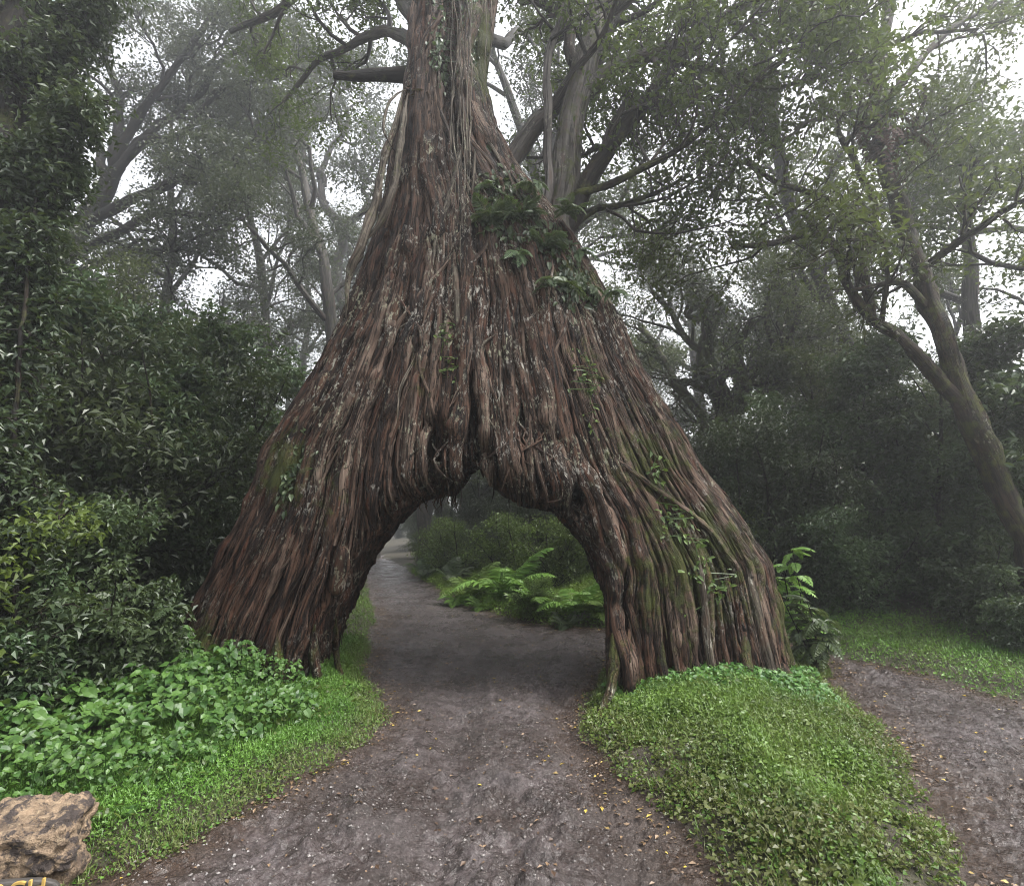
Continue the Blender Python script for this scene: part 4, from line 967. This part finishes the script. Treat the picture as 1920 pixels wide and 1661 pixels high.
# nettle bed
N = 26000
x, y, z, dl, di, db = scatter(rc, -6.5, -1.2, 3.4, 10, N, lambda x, y, dl, di, db: (dl > .55 + .35 * fbm(x * 1.5, y * 1.5, 0, 2, 3) + .15 * ss(5, 7, y)) & (dl < 3.6))
hb = .1 + .2 * ss(.4, 1.6, dl) + .2 * fbm(x * 1.6, y * 1.6, 0, 3, 14) + .16 * vn(x * 5, y * 5, 0, 15)
bush = .35 * np.exp(-((x + 3.2) / .5) ** 2 - ((y - 7.0) / .5) ** 2) + .55 * np.exp(-((x + 4.5) / .35) ** 2 - ((y - 7.6) / .4) ** 2)
hgt = (hb + bush) * np.sqrt(rc.random(len(x)))
d, nn = rdirs(rc, len(x), -.2, .25, .3)
nn = norm(nn + np.array((.1, -.35, 0)))
L = (.03 + .085 * rc.random(len(x)) ** .8) * .86 * (1 + .45 * vn(x * 1.4, y * 1.4, 0, 91)) * (.75 + .5 * ss(.6, 2, dl))
mb = MB(); heart_leaves(mb, np.stack([x, y, z + hgt], 1), d, nn, L, L * .95, tints(rc, len(x)))
for i in range(0, len(x), 9):
    tube(mb, np.array([(x[i], y[i], z[i]), (x[i] + .01, y[i], z[i] + hgt[i] * .6), (x[i], y[i] - .01, z[i] + hgt[i])]), (.004, .004, .003), 3, (.3, 0, 0))
tag(mb.build('nettle_bed', M['herb_leaf'], None), 'bed of bright green heart-leaved nettles at the left foot of the fig', 'ground cover', None, 'stuff')
# small creeping leaves on the mound close to the trunk
x, y, z, dl, di, db = scatter(rc, 1.2, 5, 6.2, 8.2, 16000, lambda x, y, dl, di, db: (di > .15) & (y > 6.5 + .5 * rc.random(len(x))))
d, nn = rdirs(rc, len(x), -.1, .3, .4); L = rc.uniform(.04, .075, len(x))
mb = MB(); heart_leaves(mb, np.stack([x, y, z + .13 * rc.random(len(x)) * (.4 + .8 * ss(7, 7.6, y))], 1), d, norm(nn + np.array((0, -.4, 0))), L, L, tints(rc, len(x)))
tag(mb.build('creeper', M['herb_leaf'], None), 'creeping round-leaved herb around the right foot of the fig', 'ground cover', None, 'stuff')
# fallen leaves and pebbles
x, y, z, dl, di, db = scatter(rc, -4, 7, 3.2, 16, 60000, lambda x, y, dl, di, db: (np.maximum(np.maximum(dl, di), db) < .1) & (rc.random(len(x)) < .09 + .7 * np.exp(-((np.maximum(np.maximum(dl, di), db) + .18) / .22) ** 2) * (fbm(x * 2, y * 2, 0, 2, 4) > -.1)))
d, nn = rdirs(rc, len(x), 0.02, .15, .25); L = .015 + .045 * rc.random(len(x)) ** 1.6
tt = tints(rc, len(x)); tt[:, 1] = np.where(rc.random(len(x)) < .1, rc.random(len(x)), 0)
mb = MB(); leaves(mb, np.stack([x, y, z + .008], 1), d, nn, L, L * .55, tt, .2, .1)
tag(mb.build('fallen_leaves', M['litter'], None), 'brown and yellow fallen leaves scattered along the road edges', 'leaf litter', None, 'stuff')
x, y, z, dl, di, db = scatter(rc, -8, 9, 3.2, 16, 70000, lambda x, y, dl, di, db: (np.maximum(np.maximum(dl, di), db) < .05) & (fbm(x * .9, y * .9, 3, 3, 31) > -.2))
s = .004 + .012 * rc.random(len(x)) ** 3
oc = np.array([(1, 0, 0), (0, 1, 0), (-1, 0, 0), (0, -1, 0), (0, 0, .7), (0, 0, -.7)])
v = np.stack([x, y, z], 1)[:, None, :] + oc[None] * s[:, None, None] * rc.uniform(.6, 1.3, (len(x), 6, 1))
ft = np.array([(0, 1, 4), (1, 2, 4), (2, 3, 4), (3, 0, 4)])
k = NT('pebble'); t_ = k.sep(k.attr('tint').outputs['Vector']); k.put(k.p.inputs['Base Color'], k.mix(t_[0], (.04, .033, .03), (.14, .125, .115))); k.p.inputs['Roughness'].default_value = .45
mb = MB(); mb.add(v.reshape(-1, 3), None, (np.arange(len(x)) * 6)[:, None, None] + ft[None], np.repeat(tints(rc, len(x)), 6, 0))
tag(mb.build('pebbles', k.m, None), 'small wet stones strewn over the muddy road', 'gravel', None, 'stuff')

# ------------------------------------------------------------------ stone sign, bottom left
k = NT('tan_stone'); tc = k.new('TexCoord').outputs['Object']
n1 = k.noise(tc, 5, 6, .7); n2 = k.noise(tc, 26, 5, .7)
col = k.mix(k.rng(n1, .38, .62), (.1, .068, .045), (.31, .22, .14)); col = k.mix(k.math('MULTIPLY', k.rng(n2, .5, .7), .6), col, (.42, .32, .2))
col = k.mix(k.rng(k.noise(tc, 9, 5, .7), .47, .58), col, (.045, .033, .028))
k.put(k.p.inputs['Base Color'], col); k.p.inputs['Roughness'].default_value = .75
k.put(k.p.inputs['Normal'], k.bump(k.math('ADD', n1, n2), .05, 1.0)); M['stone'] = k.m
k = NT('board_wood'); tc = k.new('TexCoord').outputs['Object']
n1 = k.noise(k.map(tc, (2, 20, 20)), 1, 5, .6)
k.put(k.p.inputs['Base Color'], k.mix(n1, (.02, .017, .015), (.055, .048, .042))); k.p.inputs['Roughness'].default_value = .6; M['board'] = k.m
k = NT('gold_paint'); k.put(k.p.inputs['Base Color'], k.mix(k.noise(k.new('TexCoord').outputs['Object'], 30, 3), (.2, .12, .03), (.5, .34, .1))); k.p.inputs['Roughness'].default_value = .5; M['gold'] = k.m
sx, sy = -3.67, 3.6
sign = thing('stone_sign', 'rough stacked tan stone sign with gold lettering on a dark board at the bottom left', 'sign', (sx, sy, -.05))
sign.rotation_euler = (0, 0, R(16))
def rock(mb, c, s, seed, n=26, amp=.16):
    g = np.linspace(-1, 1, n)
    for axn in range(3):
        for sg in (-1, 1):
            a, b = np.meshgrid(g, g); p = np.zeros((n * n, 3)); o = [i for i in range(3) if i != axn]
            p[:, axn] = sg; p[:, o[0]] = a.ravel(); p[:, o[1]] = b.ravel()
            r = p / (np.abs(p) ** 5).sum(1, keepdims=True) ** .2
            q = c + r * s
            cell = vn(q[:, 0] * 6, q[:, 1] * 6, q[:, 2] * 7, seed); fine = fbm(q[:, 0] * 11, q[:, 1] * 11, q[:, 2] * 13, 4, seed)
            q = q + norm(r) * (amp * (.45 * np.round(cell * 2.5) / 2.5 + .55 * fine))[:, None]
            i = np.arange(n * n).reshape(n, n); f4 = np.stack([i[:-1, :-1], i[:-1, 1:], i[1:, 1:], i[1:, :-1]], -1).reshape(-1, 4)
            if (sg > 0) != (axn == 1): pass
            else: f4 = f4[:, ::-1]
            mb.add(q, f4)
for q, (c, d, sd) in enumerate((((.72, 0, .36), (.27, .26, .15), 3), ((.2, .02, .32), (.3, .25, .13), 4), ((-.35, 0, .3), (.3, .25, .14), 5), ((.74, .02, .12), (.24, .2, .11), 6), ((.28, .06, .1), (.28, .2, .13), 7), ((-.3, .05, .08), (.32, .2, .13), 8), ((.72, -.04, -.1), (.28, .26, .13), 9), ((.1, 0, -.12), (.4, .24, .14), 10), ((-.55, 0, -.1), (.35, .24, .14), 11))):
    mb = MB(); rock(mb, np.array(c), np.array(d), sd, 40, .12); mb.build('stone', M['stone'], sign, (0, 0, 0), True)
mb = MB()
rock(mb, np.array((0, 0, 0)), np.array((.9, .03, .16)), 8, 16, .006)
board = mb.build('sign_board', M['board'], sign, (0, 0, 0)); board.location = (.15, -.4, .15)
cu = bpy.data.curves.new('lettering', 'FONT'); cu.body = 'ARCH'; cu.size = .13; cu.extrude = .008; cu.align_x = 'RIGHT'; cu.align_y = 'CENTER'
to = bpy.data.objects.new('lettering_tmp', cu); COL.objects.link(to)
bpy.context.view_layer.update()
tm = bpy.data.meshes.new_from_object(to.evaluated_get(bpy.context.evaluated_depsgraph_get()))
bpy.data.objects.remove(to)
lo = link('lettering', tm, M['gold'], board); lo.rotation_euler = (R(90), 0, 0); lo.location = (.84, -.036, .105)

# pale stone on the far verge
k_ = G(1095, 1168); mb = MB(); rock(mb, np.zeros(3), np.array((.16, .12, .09)), 21, 18, .04)
k = NT('pale_stone'); tc = k.new('TexCoord').outputs['Object']; k.put(k.p.inputs['Base Color'], k.mix(k.noise(tc, 14, 5, .7), (.12, .11, .1), (.4, .38, .36))); k.p.inputs['Roughness'].default_value = .7
o = mb.build('stone', k.m, None, (0, 0, 0), True); o.location = (k_[0], k_[1], gz(*k_) + .05); tag(o, 'pale grey stone at the road edge below the ferns under the arch', 'stone')
# ------------------------------------------------------------------ haze
k = NT('haze_air'); k.n.remove(k.p)
pv = k.new('VolumePrincipled'); pv.inputs['Density'].default_value = .0044; pv.inputs['Color'].default_value = (.93, .95, .97, 1); pv.inputs['Anisotropy'].default_value = .65
k.l.new(pv.outputs[0], k.out.inputs['Volume'])
mb = MB(); b = np.array([(x, y, z) for x in (-125, 125) for y in (-25, 130) for z in (-2, 27)], float)
mb.add(b, [(0, 1, 3, 2), (4, 6, 7, 5), (0, 4, 5, 1), (2, 3, 7, 6), (0, 2, 6, 4), (1, 5, 7, 3)])
hz = mb.build('haze', k.m); tag(hz, 'pale mist filling the forest', 'haze', None, 'stuff')
